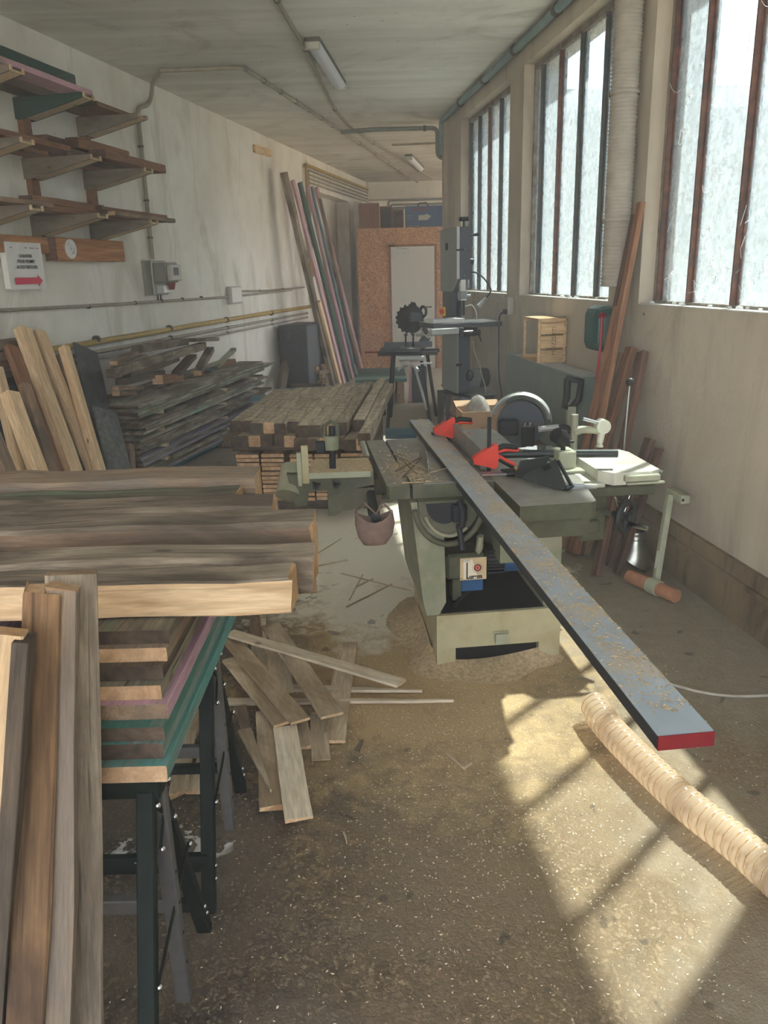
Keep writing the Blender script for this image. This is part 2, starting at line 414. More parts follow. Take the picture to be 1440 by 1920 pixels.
# trodden dust over the aggregate, the smooth screed towards the right wall, sawdust round the machine
c = w.mix(w.ramp(w.math('ADD', geo.outputs[0], w.math('MULTIPLY', mid, .25)), [(.62, (0, 0, 0)), (.9, (.85, .85, .85))]), c, grey)
c = w.mix(blob(.45, 2.2, 1.0, 1.5, .35, 1.0), c, w.mix(.66, sawd, agg))
c = w.mix(blob(.1, 3.2, .85, 1.25, .5, 1.0), c, sawd)
c = w.mix(w.ramp(w.math('ADD', geo.outputs[1], mid), [(4.0, (0, 0, 0)), (1.0, (1, 1, 1))]), c, c)
c = w.mix(blob(-.3, 4.75, 1.2, 1.45, .7, 1.15), c, pale)  # pale dust, lightened further to paint sunlight into the floor colour
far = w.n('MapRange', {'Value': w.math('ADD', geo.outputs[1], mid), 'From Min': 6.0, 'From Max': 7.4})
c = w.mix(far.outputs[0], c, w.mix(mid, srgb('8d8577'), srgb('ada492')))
paintm = w.math('MULTIPLY', blob(-.62, 1.95, .28, .14, .55, .75), w.ramp(w.noise(tc, 22, 3, .6), [(.54, (0, 0, 0)), (.57, (1, 1, 1))]))
c = w.mix(paintm, c, srgb('d9d5cb'))
blotch = w.ramp(w.noise(tc, 9.0, 2, .4), [(.68, (0, 0, 0)), (.71, (1, 1, 1))])
c = w.mix(w.math('MULTIPLY', blotch, .5), c, srgb('3a342f'))
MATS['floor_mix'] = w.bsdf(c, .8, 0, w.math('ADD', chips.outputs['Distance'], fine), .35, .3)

w = NT('osb'); tc = w.n('TexCoord').outputs['Object']
wv = w.n('Mapping', {'Vector': tc, 'Scale': (1, 1, .38)})
v1 = w.n('TexVoronoi', {'Vector': w.n('VectorMath', {0: wv.outputs[0], 1: w.n('TexNoise', {'Vector': tc, 'Scale': 7.0}).outputs['Color']}, operation='ADD').outputs[0], 'Scale': 17.0})
c = w.ramp(v1.outputs['Color'], [(.1, srgb('8f6548')), (.45, srgb('bf8d67')), (.8, srgb('d2a27b'))])
c = w.mix(w.ramp(v1.outputs['Distance'], [(.35, (0, 0, 0)), (.7, (.6, .6, .6))]), c, srgb('8a664e'))
MATS['osb'] = w.bsdf(c, .8, 0, v1.outputs['Distance'], .15, .2)

w = NT('dirty_glass'); tc = w.n('TexCoord').outputs['Object']; oi = w.n('ObjectInfo')
off = w.n('VectorMath', {0: (17.0, 29.0, 13.0), 'Scale': oi.outputs['Random']}, operation='SCALE').outputs[0]
mp = w.n('Mapping', {'Vector': tc, 'Scale': (2.5, 2.5, .45), 'Location': off})
sm = w.noise(mp.outputs[0], 5.0, 7, 1.5, .65); sp = w.noise(tc, 26, 5, 1.0)
tr = w.n('BsdfTransparent', {'Color': (.85, .92, .955, 1)})
tl = w.n('BsdfTranslucent', {'Color': w.ramp(sp, [(.35, (.115, .14, .155)), (.65, (.20, .235, .255))])})
df = w.n('BsdfDiffuse', {'Color': (.55, .57, .55, 1)})
dd = w.n('MixShader', {0: .22, 1: tl.outputs[0], 2: df.outputs[0]})
fac = w.ramp(w.math('ADD', w.math('MULTIPLY', sm, .7), w.math('MULTIPLY', sp, .3)), [(.32, (.46, .46, .46)), (.68, (.64, .64, .64))])
mx = w.n('MixShader', {0: fac, 1: tr.outputs[0], 2: dd.outputs[0]})
w.t.links.new(mx.outputs[0], w.out.inputs[0]); MATS['dirty_glass'] = w.mat

w = NT('clear_plastic')
pr = w.n('BsdfPrincipled', {'Base Color': (.93, .78, .60, 1), 'Roughness': .16, 'Specular IOR Level': .6})
tl = w.n('BsdfTranslucent', {'Color': (.93, .78, .58, 1)})
tr = w.n('BsdfTransparent', {'Color': (.97, .9, .8, 1)})
m1 = w.n('MixShader', {0: .5, 1: pr.outputs[0], 2: tl.outputs[0]})
m2 = w.n('MixShader', {0: .42, 1: m1.outputs[0], 2: tr.outputs[0]}); w.t.links.new(m2.outputs[0], w.out.inputs[0]); MATS['clear_plastic'] = w.mat
w = NT('smoked_guard')
gl = w.n('BsdfGlossy', {'Color': (.9, .9, .9, 1), 'Roughness': .12}); tr = w.n('BsdfTransparent', {'Color': (.8, .82, .82, 1)})
m2 = w.n('MixShader', {0: .18, 1: tr.outputs[0], 2: gl.outputs[0]}); w.t.links.new(m2.outputs[0], w.out.inputs[0]); MATS['smoked_guard'] = w.mat
w = NT('cobweb_mat')
tl = w.n('BsdfTranslucent', {'Color': (.95, .95, .95, 1)}); df = w.n('BsdfDiffuse', {'Color': (.9, .9, .9, 1)})
m2 = w.n('MixShader', {0: .5, 1: tl.outputs[0], 2: df.outputs[0]}); w.t.links.new(m2.outputs[0], w.out.inputs[0]); MATS['cobweb_mat'] = w.mat
M_ = MATS

# ------------------------------------------------------------------ the room
def struct(name, mb, m, parent=None):
    o = mb.build(name, m, parent)
    if not parent: o['kind'] = 'structure'
    return o
Z = lambda p, z: Vector((p.x, p.y, z))
YB, YE = -4.2, 18.4                                             # back and far end of the shop
def sL(Y): return (Y - PL.y) / dL.y                             # station along the left wall at a given Y
def sR(Y): return (Y - PR.y) / dR.y
def wallbox(mb, P, s0, s1, o0, o1, z0, z1, mi=0):
    a = [P(s, o, z) for s in (s0, s1) for o in (o0, o1) for z in (z0, z1)]
    return mb.add(a, [(0, 1, 3, 2), (4, 6, 7, 5), (0, 4, 5, 1), (2, 3, 7, 6), (0, 2, 6, 4), (1, 5, 7, 3)], mi)

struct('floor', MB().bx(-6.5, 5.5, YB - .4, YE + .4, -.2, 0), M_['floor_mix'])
SKX0, SKX1, SKY0, SKY1 = -3.6, 1.0, -3.6, -.9          # unseen roof opening behind the viewer, added for fill light
def xRo(Y): return Rp(sR(Y), -.29, 0).x                        # outer face of the right wall
cl = MB()
for poly in ([(-6.5, SKY1), (xRo(SKY1), SKY1), (xRo(10.3), 10.3), (-6.5, 10.3)], [(-6.5, YB - .4), (xRo(YB - .4), YB - .4), (xRo(SKY0), SKY0), (-6.5, SKY0)], [(-6.5, SKY0), (SKX0, SKY0), (SKX0, SKY1), (-6.5, SKY1)], [(SKX1, SKY0), (xRo(SKY0), SKY0), (xRo(SKY1), SKY1), (SKX1, SKY1)]): cl.prism(poly, HC, HC + .3)
cl.bx(-6.5, 5.5, 10.3, YE + .4, HC, HC + .3)
struct('ceiling', cl, M_['ceiling_paint'])
wl_ = MB()
OPEN0, OPEN1, OPZ = 5.55, 7.55, 2.87                            # walled-up doorway near the far end
wallbox(wl_, Lp, sL(YB) - .3, OPEN0, -.45, 0, 0, HC)
wallbox(wl_, Lp, OPEN1, sL(YE) + .3, -.45, 0, 0, HC)
wallbox(wl_, Lp, OPEN0, OPEN1, -.45, 0, OPZ, HC)
wallbox(wl_, Lp, OPEN0, OPEN1, -.45, -.22, 0, OPZ)
wallbox(wl_, Lp, 7.95, 8.35, 0, .16, 0, 2.9)                    # pier beside the partition
struct('wall_left', wl_, M_['plaster_left'])
SILL, HEAD = 1.40, 3.16
WINS = [(3.89, 5.80), (1.58, 3.50), (-1.0, 1.145), (-3.55, -1.45), (-6.0, -3.95)]
wr = MB(); S0, S1 = sR(YB) - .3, 6.79
wallbox(wr, Rp, S0, S1, -.30, 0, 0, SILL); wallbox(wr, Rp, S0, S1, -.30, 0, HEAD, HC)
edges = [S1] + [e for w_ in WINS for e in (w_[1], w_[0])] + [S0]
for a, b in zip(edges[::2], edges[1::2]): wallbox(wr, Rp, b, a, -.30, 0, SILL, HEAD)
struct('wall_right', wr, M_['plaster_right'])
cx_, cy_ = Rp(S1, 0, 0).x, Rp(S1, 0, 0).y
struct('wall_return', MB().bx(cx_ - .01, 5.2, cy_ - .28, cy_, 0, HC), M_['plaster_right'])
struct('wall_annex', MB().bx(5.0, 5.3, cy_, YE + .2, 0, .9).bx(5.0, 5.3, cy_, YE + .2, 3.0, HC).bx(5.0, 5.3, cy_, cy_ + .5, .9, 3.0).bx(5.0, 5.3, YE - .4, YE + .2, .9, 3.0), M_['plaster_right'])  # wide unseen opening added to light the far end
struct('wall_far', MB().bx(-3, 5.3, YE, YE + .3, 0, HC).bx(-1, 5.2, 16.6, 16.95, 3.02, HC), M_['plaster_left'])
# wall behind the viewer; wide opening added, unseen, to let in fill light
wb = MB().bx(-5.6, -4.5, YB - .3, YB, 0, HC).bx(1.9, 3.2, YB - .3, YB, 0, HC).bx(-4.5, 1.9, YB - .3, YB, 3.1, HC)
struct('wall_back', wb, M_['plaster_right'])
# baseboard: a dirty kick strip with a ledge along the right wall
bb = MB(); wallbox(bb, Rp, S0, S1, 0, .012, 0, .20); wallbox(bb, Rp, S0, S1, 0, .035, .20, .225); wallbox(bb, Rp, S0, S1, 0, .022, .225, .30)
struct('baseboard_right', bb, M_['base_dirty'])
# eave of the roof outside
ev = MB(); wallbox(ev, Rp, S0, S1, -.52, -.30, 3.74, 3.9); wallbox(ev, Rp, S0, S1, -.36, -.28, 3.3, 3.9)
struct('trim_1', ev, M_['concrete_out'])

def window(idx, s0, s1, bars, rusty):
    root = empty('window_%d' % idx, Rp((s0 + s1) / 2, -.1, SILL)); root['kind'] = 'structure'
    inv = Matrix.Translation(-root.location)
    def P(s, o, z): return Rp(s, o, z) - root.location
    fr = MB()
    wallbox(fr, P, s0, s1, -.13, -.085, HEAD - .045, HEAD); wallbox(fr, P, s0, s1, -.13, -.085, SILL, SILL + .02)
    wallbox(fr, P, s0, s0 + .03, -.13, -.085, SILL, HEAD); wallbox(fr, P, s1 - .03, s1, -.13, -.085, SILL, HEAD)
    fr.build('window_frame', M_['frame_paint'], root)
    sl = MB(); wallbox(sl, P, s0 + .002, s1 - .002, -.3, -.003, SILL + .0005, SILL + .006); sl.build('window_sill', M_['white_trim'], root)
    cuts = [s0 + .03] + sorted(bars) + [s1 - .03]
    for i, b in enumerate(sorted(bars)):
        m = MB(); wallbox(m, P, b - .0175, b + .0175, -.112, -.104, SILL + .02, HEAD - .045)
        wallbox(m, P, b - .004, b + .004, -.14, -.112, SILL + .02, HEAD - .045); wallbox(m, P, b - .005, b + .005, -.104, -.078, SILL + .02, HEAD - .045)
        m.build('glazing_bar', M_['rust'] if i in rusty else M_['bar_dark'], root)
    for a, b in zip(cuts, cuts[1:]):
        m = MB(); wallbox(m, P, a + .001, b - .001, -.1185, -.1145, SILL + .02, HEAD - .045)
        m.build('window_pane', M_['dirty_glass'], root)
    return root
window(1, *WINS[0], [4.10, 4.516, 4.931, 5.342, 5.72], (0, 2))
window(2, *WINS[1], [2.033, 2.465, 2.889, 3.306], (2,))
window(3, *WINS[2], [-.55, -.10, .325, .75, 1.095], (1, 2, 3, 4))
window(4, *WINS[3], [-3.15, -2.72, -2.3, -1.87], (0, 1))
window(5, *WINS[4], [-5.6, -5.2, -4.78, -4.36], (1, 3))

# cobwebs and dust lumps over the near window
cw = MB(); rr = random.Random(3)
def strand(a, b, sag, r=.0012):
    a = Vector(a); b = Vector(b); m = (a + b) / 2 + Vector((0, 0, -sag)) + nR * rr.uniform(-.01, .02)
    cw.tube([a, a * .5 + m * .5 + Vector((0, 0, -sag * .25)), m, b * .5 + m * .5 + Vector((0, 0, -sag * .25)), b], r, 4)
for _ in range(34):
    s = rr.uniform(-.05, 1.08); z = SILL + .03 + rr.random() ** 1.8 * 1.2; L_ = rr.uniform(.04, .22)
    strand(Rp(s, -.10, z), Rp(s + rr.uniform(-1, 1) * L_, -.09 + rr.uniform(0, .04), z + rr.uniform(-.6, 1) * L_), rr.uniform(.005, .05), rr.uniform(.0006, .0016))
for s, z in ((.60, 2.05), (.62, 1.78), (.95, 2.25), (.93, 2.42), (.58, 1.62), (1.0, 1.55), (.52, 1.55)):
    for _ in range(6):
        a = Vector(Rp(s, -.105, z)); strand(a, a + dR * rr.uniform(-.06, .06) + Vector((0, 0, rr.uniform(-.07, .06))), .004, rr.uniform(.001, .003))
for _ in range(26):
    s = rr.choice([rr.uniform(-.6, 1.1), rr.uniform(1.6, 3.4)]); p = Rp(s, -.09 + rr.uniform(0, .05), SILL + .012)
    cw.sphere(p, rr.uniform(.006, .02), 6, 0, (1, 1.6, .5))
tag(cw.build('cobweb', M_['cobweb_mat']), 'white cobwebs and dust fluff on the panes and sills of the tall windows', 'cobweb', kind='stuff')

# outside: yard and the building across it
struct('trim_2', MB().bx(-40, 60, -45, YB, -.5, -.21).bx(-40, -6.5, YB, 70, -.5, -.21), M_['concrete_out'])
struct('trim_3', MB().bx(1.0, 60, YB - 4, 70, -.45, -.2095), M_['yard_asphalt'])
ob = empty('neighbour_building', Rp(-6, -7.5, -.21), -azR, 'grey building across the yard behind the tall windows', 'building')
MB().bx(0, 6, -12, 11, 0, 5.6).build('wall', M_['concrete_out'], ob)
MB().bx(-.2, 6.2, -12.2, 11.2, 5.6, 5.8).build('roof', M_['dark_panel'], ob)

# ------------------------------------------------------------------ partition room at the far end
YP = 14.0; XP0 = -.335; PT = 2.345
pt = empty('wall_partition', (XP0, YP, 0)); pt['kind'] = 'structure'
DX0, DX1, DZ = .228 - XP0, .973 - XP0, 2.045
for a, b, z0, z1 in ((0, DX0, 0, PT), (DX0, DX1, DZ, PT), (DX1, 2.6, 0, PT)):
    MB().bx(a + .002, b - .002, 0, .02, z0, z1).build('panel', M_['osb'], pt)
MB().bx(0, 2.6, .02, 3.6, PT - .03, PT - .004).build('roof_panel', M_['osb'], pt)
MB().bx(0, .02, .02, 3.6, 0, PT - .03).build('panel', M_['osb'], pt)
dr = empty('door_1', (XP0, YP, 0)); dr['kind'] = 'structure'
MB().bx(DX0 + .006, DX1 - .006, -.012, .028, .01, DZ - .006).build('door_leaf', M_['door_white'], dr)
dh = MB().cyl((DX1 - .07, -.012, 1.05), (DX1 - .07, -.07, 1.05), .011).cyl((DX1 - .07, -.065, 1.05), (DX1 - .19, -.065, 1.045), .010)
dh.build('door_handle', M_['black_metal'], dr)
dc = MB().bx(DX0 + .12, DX0 + .32, -.07, -.012, DZ - .1, DZ - .04, ch=.004).tube([(DX0 + .3, -.05, DZ - .03), (DX0 + .1, -.2, DZ - .02), (DX0 + .08, -.01, DZ + .06)], .007, 6)
dc.build('door_closer', M_['saw_light'], dr)
fr = MB().bx(DX0 - .03, DX0 + .004, -.015, .03, 0, DZ + .03).bx(DX1 - .004, DX1 + .03, -.015, .03, 0, DZ + .03).bx(DX0 - .03, DX1 + .03, -.015, .03, DZ - .004, DZ + .03)
fr.build('door_frame', M_['osb_dark'], dr)

# dust hanging in the air of the shop
w = NT('air_dust'); vsn = w.n('VolumeScatter', {'Color': (.99, .99, 1, 1), 'Density': .015, 'Anisotropy': .2}); w.t.links.new(vsn.outputs[0], w.out.inputs['Volume']); MATS['air_dust'] = w.mat
hp_ = [Lp(sL(YB) - .1, -.2, 0), Rp(sR(YB) - .1, -.2, 0), Rp(S1 - .15, -.2, 0), Vector((5.15, cy_ - .14, 0)), Vector((5.15, YE + .15, 0)), Lp(sL(YE + .15), -.2, 0)]
hz_ = MB().prism([(p.x, p.y) for p in hp_], -.1, HC + .15)
tag(hz_.build('dust_haze', M_['air_dust']), 'thin sawdust haze hanging in the air of the whole shop', 'haze', kind='stuff')

# ------------------------------------------------------------------ timber
w = NT('marked_beam'); tc = w.n('TexCoord'); oi = w.n('ObjectInfo')
off = w.n('VectorMath', {0: (37.0, 19.0, 53.0), 'Scale': oi.outputs['Random']}, operation='SCALE').outputs[0]
mp = w.n('Mapping', {'Vector': tc.outputs['Object'], 'Scale': (1, 9, 9), 'Location': off})
g = w.noise(mp.outputs[0], 2.2, 6, 1.2, .6)
c = w.ramp(g, [(.3, srgb('8b7860')), (.65, srgb('c9b99e'))])
wv = w.n('TexWave', {'Vector': w.n('Mapping', {'Vector': tc.outputs['Object'], 'Location': off, 'Scale': (1, .05, .05)}).outputs[0], 'Scale': 2.3, 'Distortion': 1.5, 'Detail': 1.0, 'Detail Scale': 2.0}, bands_direction='X').outputs['Fac']
c = w.mix(w.math('MULTIPLY', w.ramp(wv, [(.05, (1, 1, 1)), (.13, (0, 0, 0))]), w.ramp(w.noise(tc.outputs['Object'], 9, 3), [(.42, (0, 0, 0)), (.62, (.7, .7, .7))])), c, srgb('6b5b48'))
hv = w.n('HueSaturation', {'Color': c, 'Value': w.math('ADD', w.math('MULTIPLY', oi.outputs['Random'], .3), .85)})
MATS['marked_beam'] = w.bsdf(hv.outputs[0], .85, 0, g, .2, .2)

ORD = ['first', 'second', 'third', 'fourth', 'fifth', 'sixth', 'seventh', 'eighth', 'ninth', 'tenth', 'eleventh', 'twelfth', 'thirteenth', 'fourteenth', 'fifteenth', 'sixteenth', 'seventeenth', 'eighteenth', 'nineteenth', 'twentieth']
def plank(name, a, b, w_, t, mat, end=None, up=(0, 0, 1), parent=None, seg=None, wob=.0015, ch=.07, seed=None, label=None, cat='timber', group=None, taper=1.0, jag=0.0, skew=0.0):
    """timber from a to b (centres of its two ends), width w_ across, thickness t along up"""
    a = Vector(a); b = Vector(b); L_ = (b - a).length; q = random.Random(seed if seed is not None else rnd.random())
    n = seg or max(3, min(14, int(L_ / .25)))
    c = min(w_, t) * ch; W = w_ / 2; T = t / 2; vs = []; k = 8
    for i in range(n + 1):
        x = -L_ / 2 + L_ * i / n; s = 1 + (taper - 1) * i / n
        dy, dz = q.uniform(-wob, wob), q.uniform(-wob, wob); e = q.uniform(-wob, wob)
        for j, (yy, zz) in enumerate(((-W + c, -T), (W - c, -T), (W, -T + c), (W, T - c), (W - c, T), (-W + c, T), (-W, T - c), (-W, -T + c))):
            xx = x
            if i in (0, n): xx += (q.uniform(-jag, jag) if jag else 0) + skew * yy * (1 if i == n else 1)
            vs.append((xx, yy * s + dy + q.uniform(-wob, wob) * .5 + e, zz + dz + q.uniform(-wob, wob) * .5))
    m = MB()
    m.add(vs, [(i * k + j, i * k + (j + 1) % k, (i + 1) * k + (j + 1) % k, (i + 1) * k + j) for i in range(n) for j in range(k)], 0)
    m.add(vs, [tuple(range(k))[::-1], tuple(range(n * k, n * k + k))], 1)
    o = m.build(name, [M_[mat], M_[end or mat]], None)
    Mx = frame_M((a + b) / 2, b - a, up)
    if parent: o.parent = parent
    o.matrix_local = Mx
    if label: tag(o, label, cat, group)
    return o
def lean_plane(Pf, z_top, o_top, o_foot, shift=0.0):
    """plane of things leaning on a wall: through the wall line (o_top, z_top) and the floor line o_foot"""
    p0 = Pf(0, o_foot, 0); p1 = Pf(0, o_top, z_top); d = Pf(1, 0, 0) - Pf(0, 0, 0)
    n = d.cross(p1 - p0).normalized()
    return p0 + n * shift, n
def lean(name, Pf, pl, top, low, w_, t, mat, end=None, label=None, group=None, cat='timber', foot=None, **kw):
    P, n = pl; A = at_pl(*top, P, n); B = at_pl(*low, P, n)
    d = B - A; F_ = A + d * ((A.z - .004 - t * .25) / -d.z) if foot is None else B
    return plank(name, A, F_, w_, t, mat, end, up=n, label=label, group=group, cat=cat, **kw)

# --- foreground: two folding sawhorses
def sawhorse(apex, label):
    root = empty('sawhorse', (-.90, apex, 0), 0, label, 'sawhorse', 'folding sawhorses under the board stack')
    xr, xl, zt = .41, -.46, .655
    gm, gy = M_['horse_green'], M_['horse_grey']
    tb = MB(); tb.bx(xl - .03, xr + .03, -.03, .03, zt - .045, zt, ch=.004); tb.build('top_rail', gm, root)
    for side, x in ((1, xr), (-1, xl)):
        for fy in (-.25, .265):
            m = MB(); a = Vector((x, .02 * (1 if fy > 0 else -1), zt - .03)); b = Vector((x, fy, 0.0))
            M = frame_M((a + b) / 2, b - a, (1, 0, 0)); m.box((0, 0, 0), ((b - a).length, .026, .036), 0, 0, M, .003)
            lg = m.build('leg', gm, root)
            for q in (.82, .87):
                p = a + (b - a) * q; MB().sphere((p.x + .019 * side, p.y, p.z), .006, 8).build('bolt', M_['bolt'], lg)
        m = MB(); m.box((x + .012 * side, .012, .345), (.032, .028, .58), 0, 0, None, .003)
        g_ = m.build('extension_leg', gy, root)
        for zz in (.16, .24, .32, .40): MB().cyl((x + .0275 * side, .012, zz), (x + .029 * side, .012, zz), .004, n=8).build('adjusting_hole', M_['dark_hole'], g_)
        for (y0, z0, y1, z1) in ((.145, .36, -.155, .27), (.05, .60, -.04, .50), (.06, .50, -.035, .60)):
            m = MB(); a = Vector((x + .02 * side, y0, z0)); b = Vector((x + .02 * side, y1, z1))
            M = frame_M((a + b) / 2, b - a, (1, 0, 0)); m.box((0, 0, 0), ((b - a).length, .014, .003), 0, 0, M)
            br = m.build('brace', gm, root)
            [MB().sphere((p.x + .004 * side, p.y, p.z), .007, 8).build('bolt', M_['bolt'], br) for p in (a, b)]
    for fy, z, hh, m_ in ((-.208, .125, .05, gm), (.224, .115, .03, gm)):
        MB().bx(xl, xr, fy - .012, fy + .012, z - hh / 2, z + hh / 2, ch=.003).build('crossbar', m_, root)
    MB().bx(xl, xr, .0, .024, .30, .335, ch=.003).build('crossbar', gy, root)
    st = MB()
    for i in range(3): st.bx(-.25, .12, -.2205, -.2202, .112 + i * .011, .114 + i * .011)
    st.bx(.30, .335, -.2205, -.2202, .112, .128).bx(.22, .28, -.2205, -.2202, .136, .139)
    st.build('printed_marking', M_['grey_plastic'], root)
    return root
sawhorse(1.375, 'dark green folding sawhorse nearest the viewer, under the near end of the board stack')
sawhorse(1.945, 'dark green folding sawhorse farther back, beside the heap of pale slats')

# --- board stack across the sawhorses
zb = .657; stack = [('end_tan', 'teal_paint', .036, 1.335, -.437, 'bottom tan-ended board with bright teal edge'),
     ('end_dark', 'teal_paint', .034, 1.36, -.448, 'dark-ended teal-edged board, second from the bottom'),
     ('end_dark', 'green_paint', .03, 1.37, -.445, 'dark-ended green board, third from the bottom'),
     ('pine_aged', 'pink_paint', .034, 1.40, -.443, 'pink painted board in the middle'),
     ('end_tan', 'green_mould', .033, 1.42, -.458, 'tan-ended board just above the pink one'),
     ('end_dark', 'old_dark', .031, 1.44, -.455, 'black-ended board, third from the top'),
     ('end_tan', 'old_brown', .03, 1.46, -.449, 'tan-ended board, second from the top'),
     ('end_dark', 'green_mould', .032, 1.48, -.447, 'cracked dark green topmost board')]
for i, (e, m, t, y0, xr, lb) in enumerate(stack):
    plank('board', (xr - .12, y0, zb + t / 2), (xr - .12, 2.62 - .03 * (i % 3), zb + t / 2), .24, t, m, e, seed=i, wob=.0012, label=lb + ' of the stack on the sawhorses', cat='board', group='boards stacked on the sawhorses')
    zb += t
z2 = .657
for i, (m, t) in enumerate((('old_brown', .08), ('old_grey', .08), ('pink_paint', zb - .657 - .16))):
    plank('board', (-1.05, 1.42, z2 + t / 2), (-1.05, 2.62, z2 + t / 2), .42, t, m, 'end_dark', label=['wide brown bottom beam', 'wide grey middle beam', 'wide pink painted top beam'][i] + ' of the left stack on the sawhorses', cat='board', group='boards stacked on the sawhorses')
    z2 += t
ZT = zb
# --- beams lying across them
beams = [(1.535, 1.635, .080, -.20, 'pine_new', 'pine_end', 'clean pine-faced squared beam at the very front'),
         (1.642, 1.755, .092, -.160, 'old_grey', 'pine_end', 'long weathered grey beam with a pale sawn end, second from the front'),
         (1.765, 1.835, .060, -.315, 'old_dark', 'end_tan', 'thin dark low beam, third from the front'),
         (1.85, 1.985, .105, -.180, 'pine_aged', 'pine_end', 'longest beam with a broken orange sawn end, fourth from the front'),
         (2.02, 2.165, .100, -.305, 'old_grey', 'end_tan', 'grey bark-edged beam, fifth from the front'),
         (2.185, 2.31, .085, -.43, 'green_mould', 'pine_end', 'greenish mouldy beam, sixth from the front'),
         (2.325, 2.50, .105, -.395, 'old_brown', 'end_tan', 'brown rearmost beam with orange end')]
for i, (y0, y1, h, xr, m, e, lb) in enumerate(beams):
    o = plank('beam', (-2.1, (y0 + y1) / 2 + rnd.uniform(-.01, .01), ZT + h / 2), (xr, (y0 + y1) / 2, ZT + h / 2), y1 - y0, h, m, e, seed=20 + i, wob=.004, ch=.12 if i else .05, jag=.006, seg=16, label=lb + ' of the pile', cat='beam', group='beams across the board stack')
    # weathered upper faces where the face below is clean sawn wood
    if m in ('pine_new', 'pine_aged'):
        o.data.materials.append(M_['old_grey'])
        for p in o.data.polygons:
            if p.normal.z > .35 and p.material_index == 0: p.material_index = 2
# --- posts standing against the front beam
def post(name, top, zt, base, w_, t, m, e, lb, yaw=0.0, **kw):
    A = at_z(*top, zt); B = at_z(*base, 0.0)
    up = Vector((math.sin(yaw), -math.cos(yaw), 0.25))
    return plank(name, A, B, w_, t, m, e, up=up, label=lb, cat='post', group='posts leaning on the front beam', **kw)
post('post', (136, 1073), 1.085, (158, 2150), .088, .075, 'old_grey', 'pine_aged', 'tall grey weathered square post, rightmost of those leaning on the front beam', yaw=.35, wob=.003)
post('post', (123, 1100), 1.095, (108, 2250), .050, .055, 'old_brown', 'end_tan', 'grey-brown split post with splintered top between two taller posts', yaw=.3, wob=.004, jag=.012)
post('post', (84, 1103), 1.10, (38, 2280), .062, .06, 'post_brown', 'end_tan', 'tall brown post with splintered top, in front of the grey one', yaw=.3, wob=.003, jag=.012)
post('post', (46, 1195), 1.06, (-24, 2250), .026, .05, 'old_dark', 'end_dark', 'thin dark strip filling the black gap between pale post and brown post', yaw=.2, wob=.003)  # dark wood put where only a shaded gap lies between the posts
post('post', (14, 1183), 1.07, (-104, 2300), .056, .04, 'pine_new', 'pine_end', 'pale clean pine post at the left edge of the picture', yaw=.2, wob=.002)

# --- heap of pale slats on the floor
slats = [((653, 1206), (625, 1391), .085, .012, 'offcut', 'dusty pale slat, rear right of the heap'),
  ((365, 1316), (851, 1314), .05, .012, 'offcut_pale', 'longest slat tapering to a sharp point on the right'),
  ((532, 1290), (791, 1296), .05, .012, 'offcut_pale', 'straight slat lying above the pointed one'),
  ((386, 1331), (330, 1417), .06, .012, 'offcut', 'short golden slat seen behind the sawhorse legs'),
  ((352, 1372), (334, 1490), .06, .026, 'offcut', 'splintered golden slat between the sawhorse legs'),
  ((392, 1400), (365, 1486), .06, .012, 'offcut', 'short brown slat behind the sawhorse crossbar'),
  ((500, 1335), (511, 1510), .08, .026, 'offcut', 'broken slat with a ragged tip beside the nearest one'),
  ((459, 1370), (507, 1482), .05, .042, 'offcut', 'green-tinged slat pointing down right'),
  ((534, 1365), (560, 1537), .085, .042, 'offcut_pale', 'wide pale slat reaching nearest to the viewer'),
  ((452, 1325), (464, 1376), .04, .028, 'pine_aged', 'short orange offcut tucked under the heap'),
  ((597, 1345), (602, 1421), .065, .012, 'offcut', 'short slat with splintered end'),
  ((565, 1355), (574, 1402), .05, .012, 'offcut', 'small square-cut offcut under the heap'),
  ((485, 1162), (487, 1262), .07, .026, 'offcut_pale', 'pale slat at the back under the beam ends'),
  ((515, 1200), (530, 1300), .09, .028, 'offcut_pale', 'wide pale slat in the middle of the heap'),
  ((476, 1150), (482, 1200), .05, .042, 'pine_aged', 'reddish slat farthest back in the heap'),
  ((433, 1235), (532, 1357), .075, .058, 'offcut', 'lower of two parallel diagonal slats'),
  ((433, 1200), (563, 1352), .075, .074, 'offcut', 'upper of two parallel diagonal slats with nail holes'),
  ((507, 1172), (623, 1342), .085, .090, 'offcut', 'wide slat with dark split, crossing the heap'),
  ((431, 1187), (752, 1281), .06, .108, 'offcut_pale', 'topmost long slat sloping to the lower right')]
for i, (a, b, w_, z, m, lb) in enumerate(slats):
    pt_ = 'point' in lb or 'sharp' in lb
    rag = .03 if ('splinter' in lb or 'ragged' in lb) else .004
    plank('slat', at_z(*a, z), at_z(*b, z), w_, .012, m, 'pine_new', seed=60 + i, wob=.001, ch=.1, taper=.12 if pt_ else 1, jag=rag, seg=6, label=lb, cat='slat', group='heap of pale slats on the floor')
sticks = [((590, 1062), (652, 1050), .008), ((640, 1075), (770, 1108), .006), ((650, 1138), (735, 1095), .010), ((655, 1125), (680, 1078), .006), ((668, 1100), (700, 1085), .012), ((575, 1050), (640, 1010), .004), ((822, 1398), (868, 1438), .010), ((868, 1440), (885, 1430), .012), ((668, 1410), (678, 1388), .022), ((645, 1560), (650, 1580), .006)]
sl = ['lying level nearest the beam end', 'long and slanting right beside the saw base', 'broad, rising to the right by the saw base', 'short and steep among the others', 'short, broad and dark', 'very thin, rising to the right', 'alone on the dusty floor in front of the saw', 'tiny, touching the lone one', 'grey wedge-shaped, by the slat heap', 'tiny pale one on the dark floor']
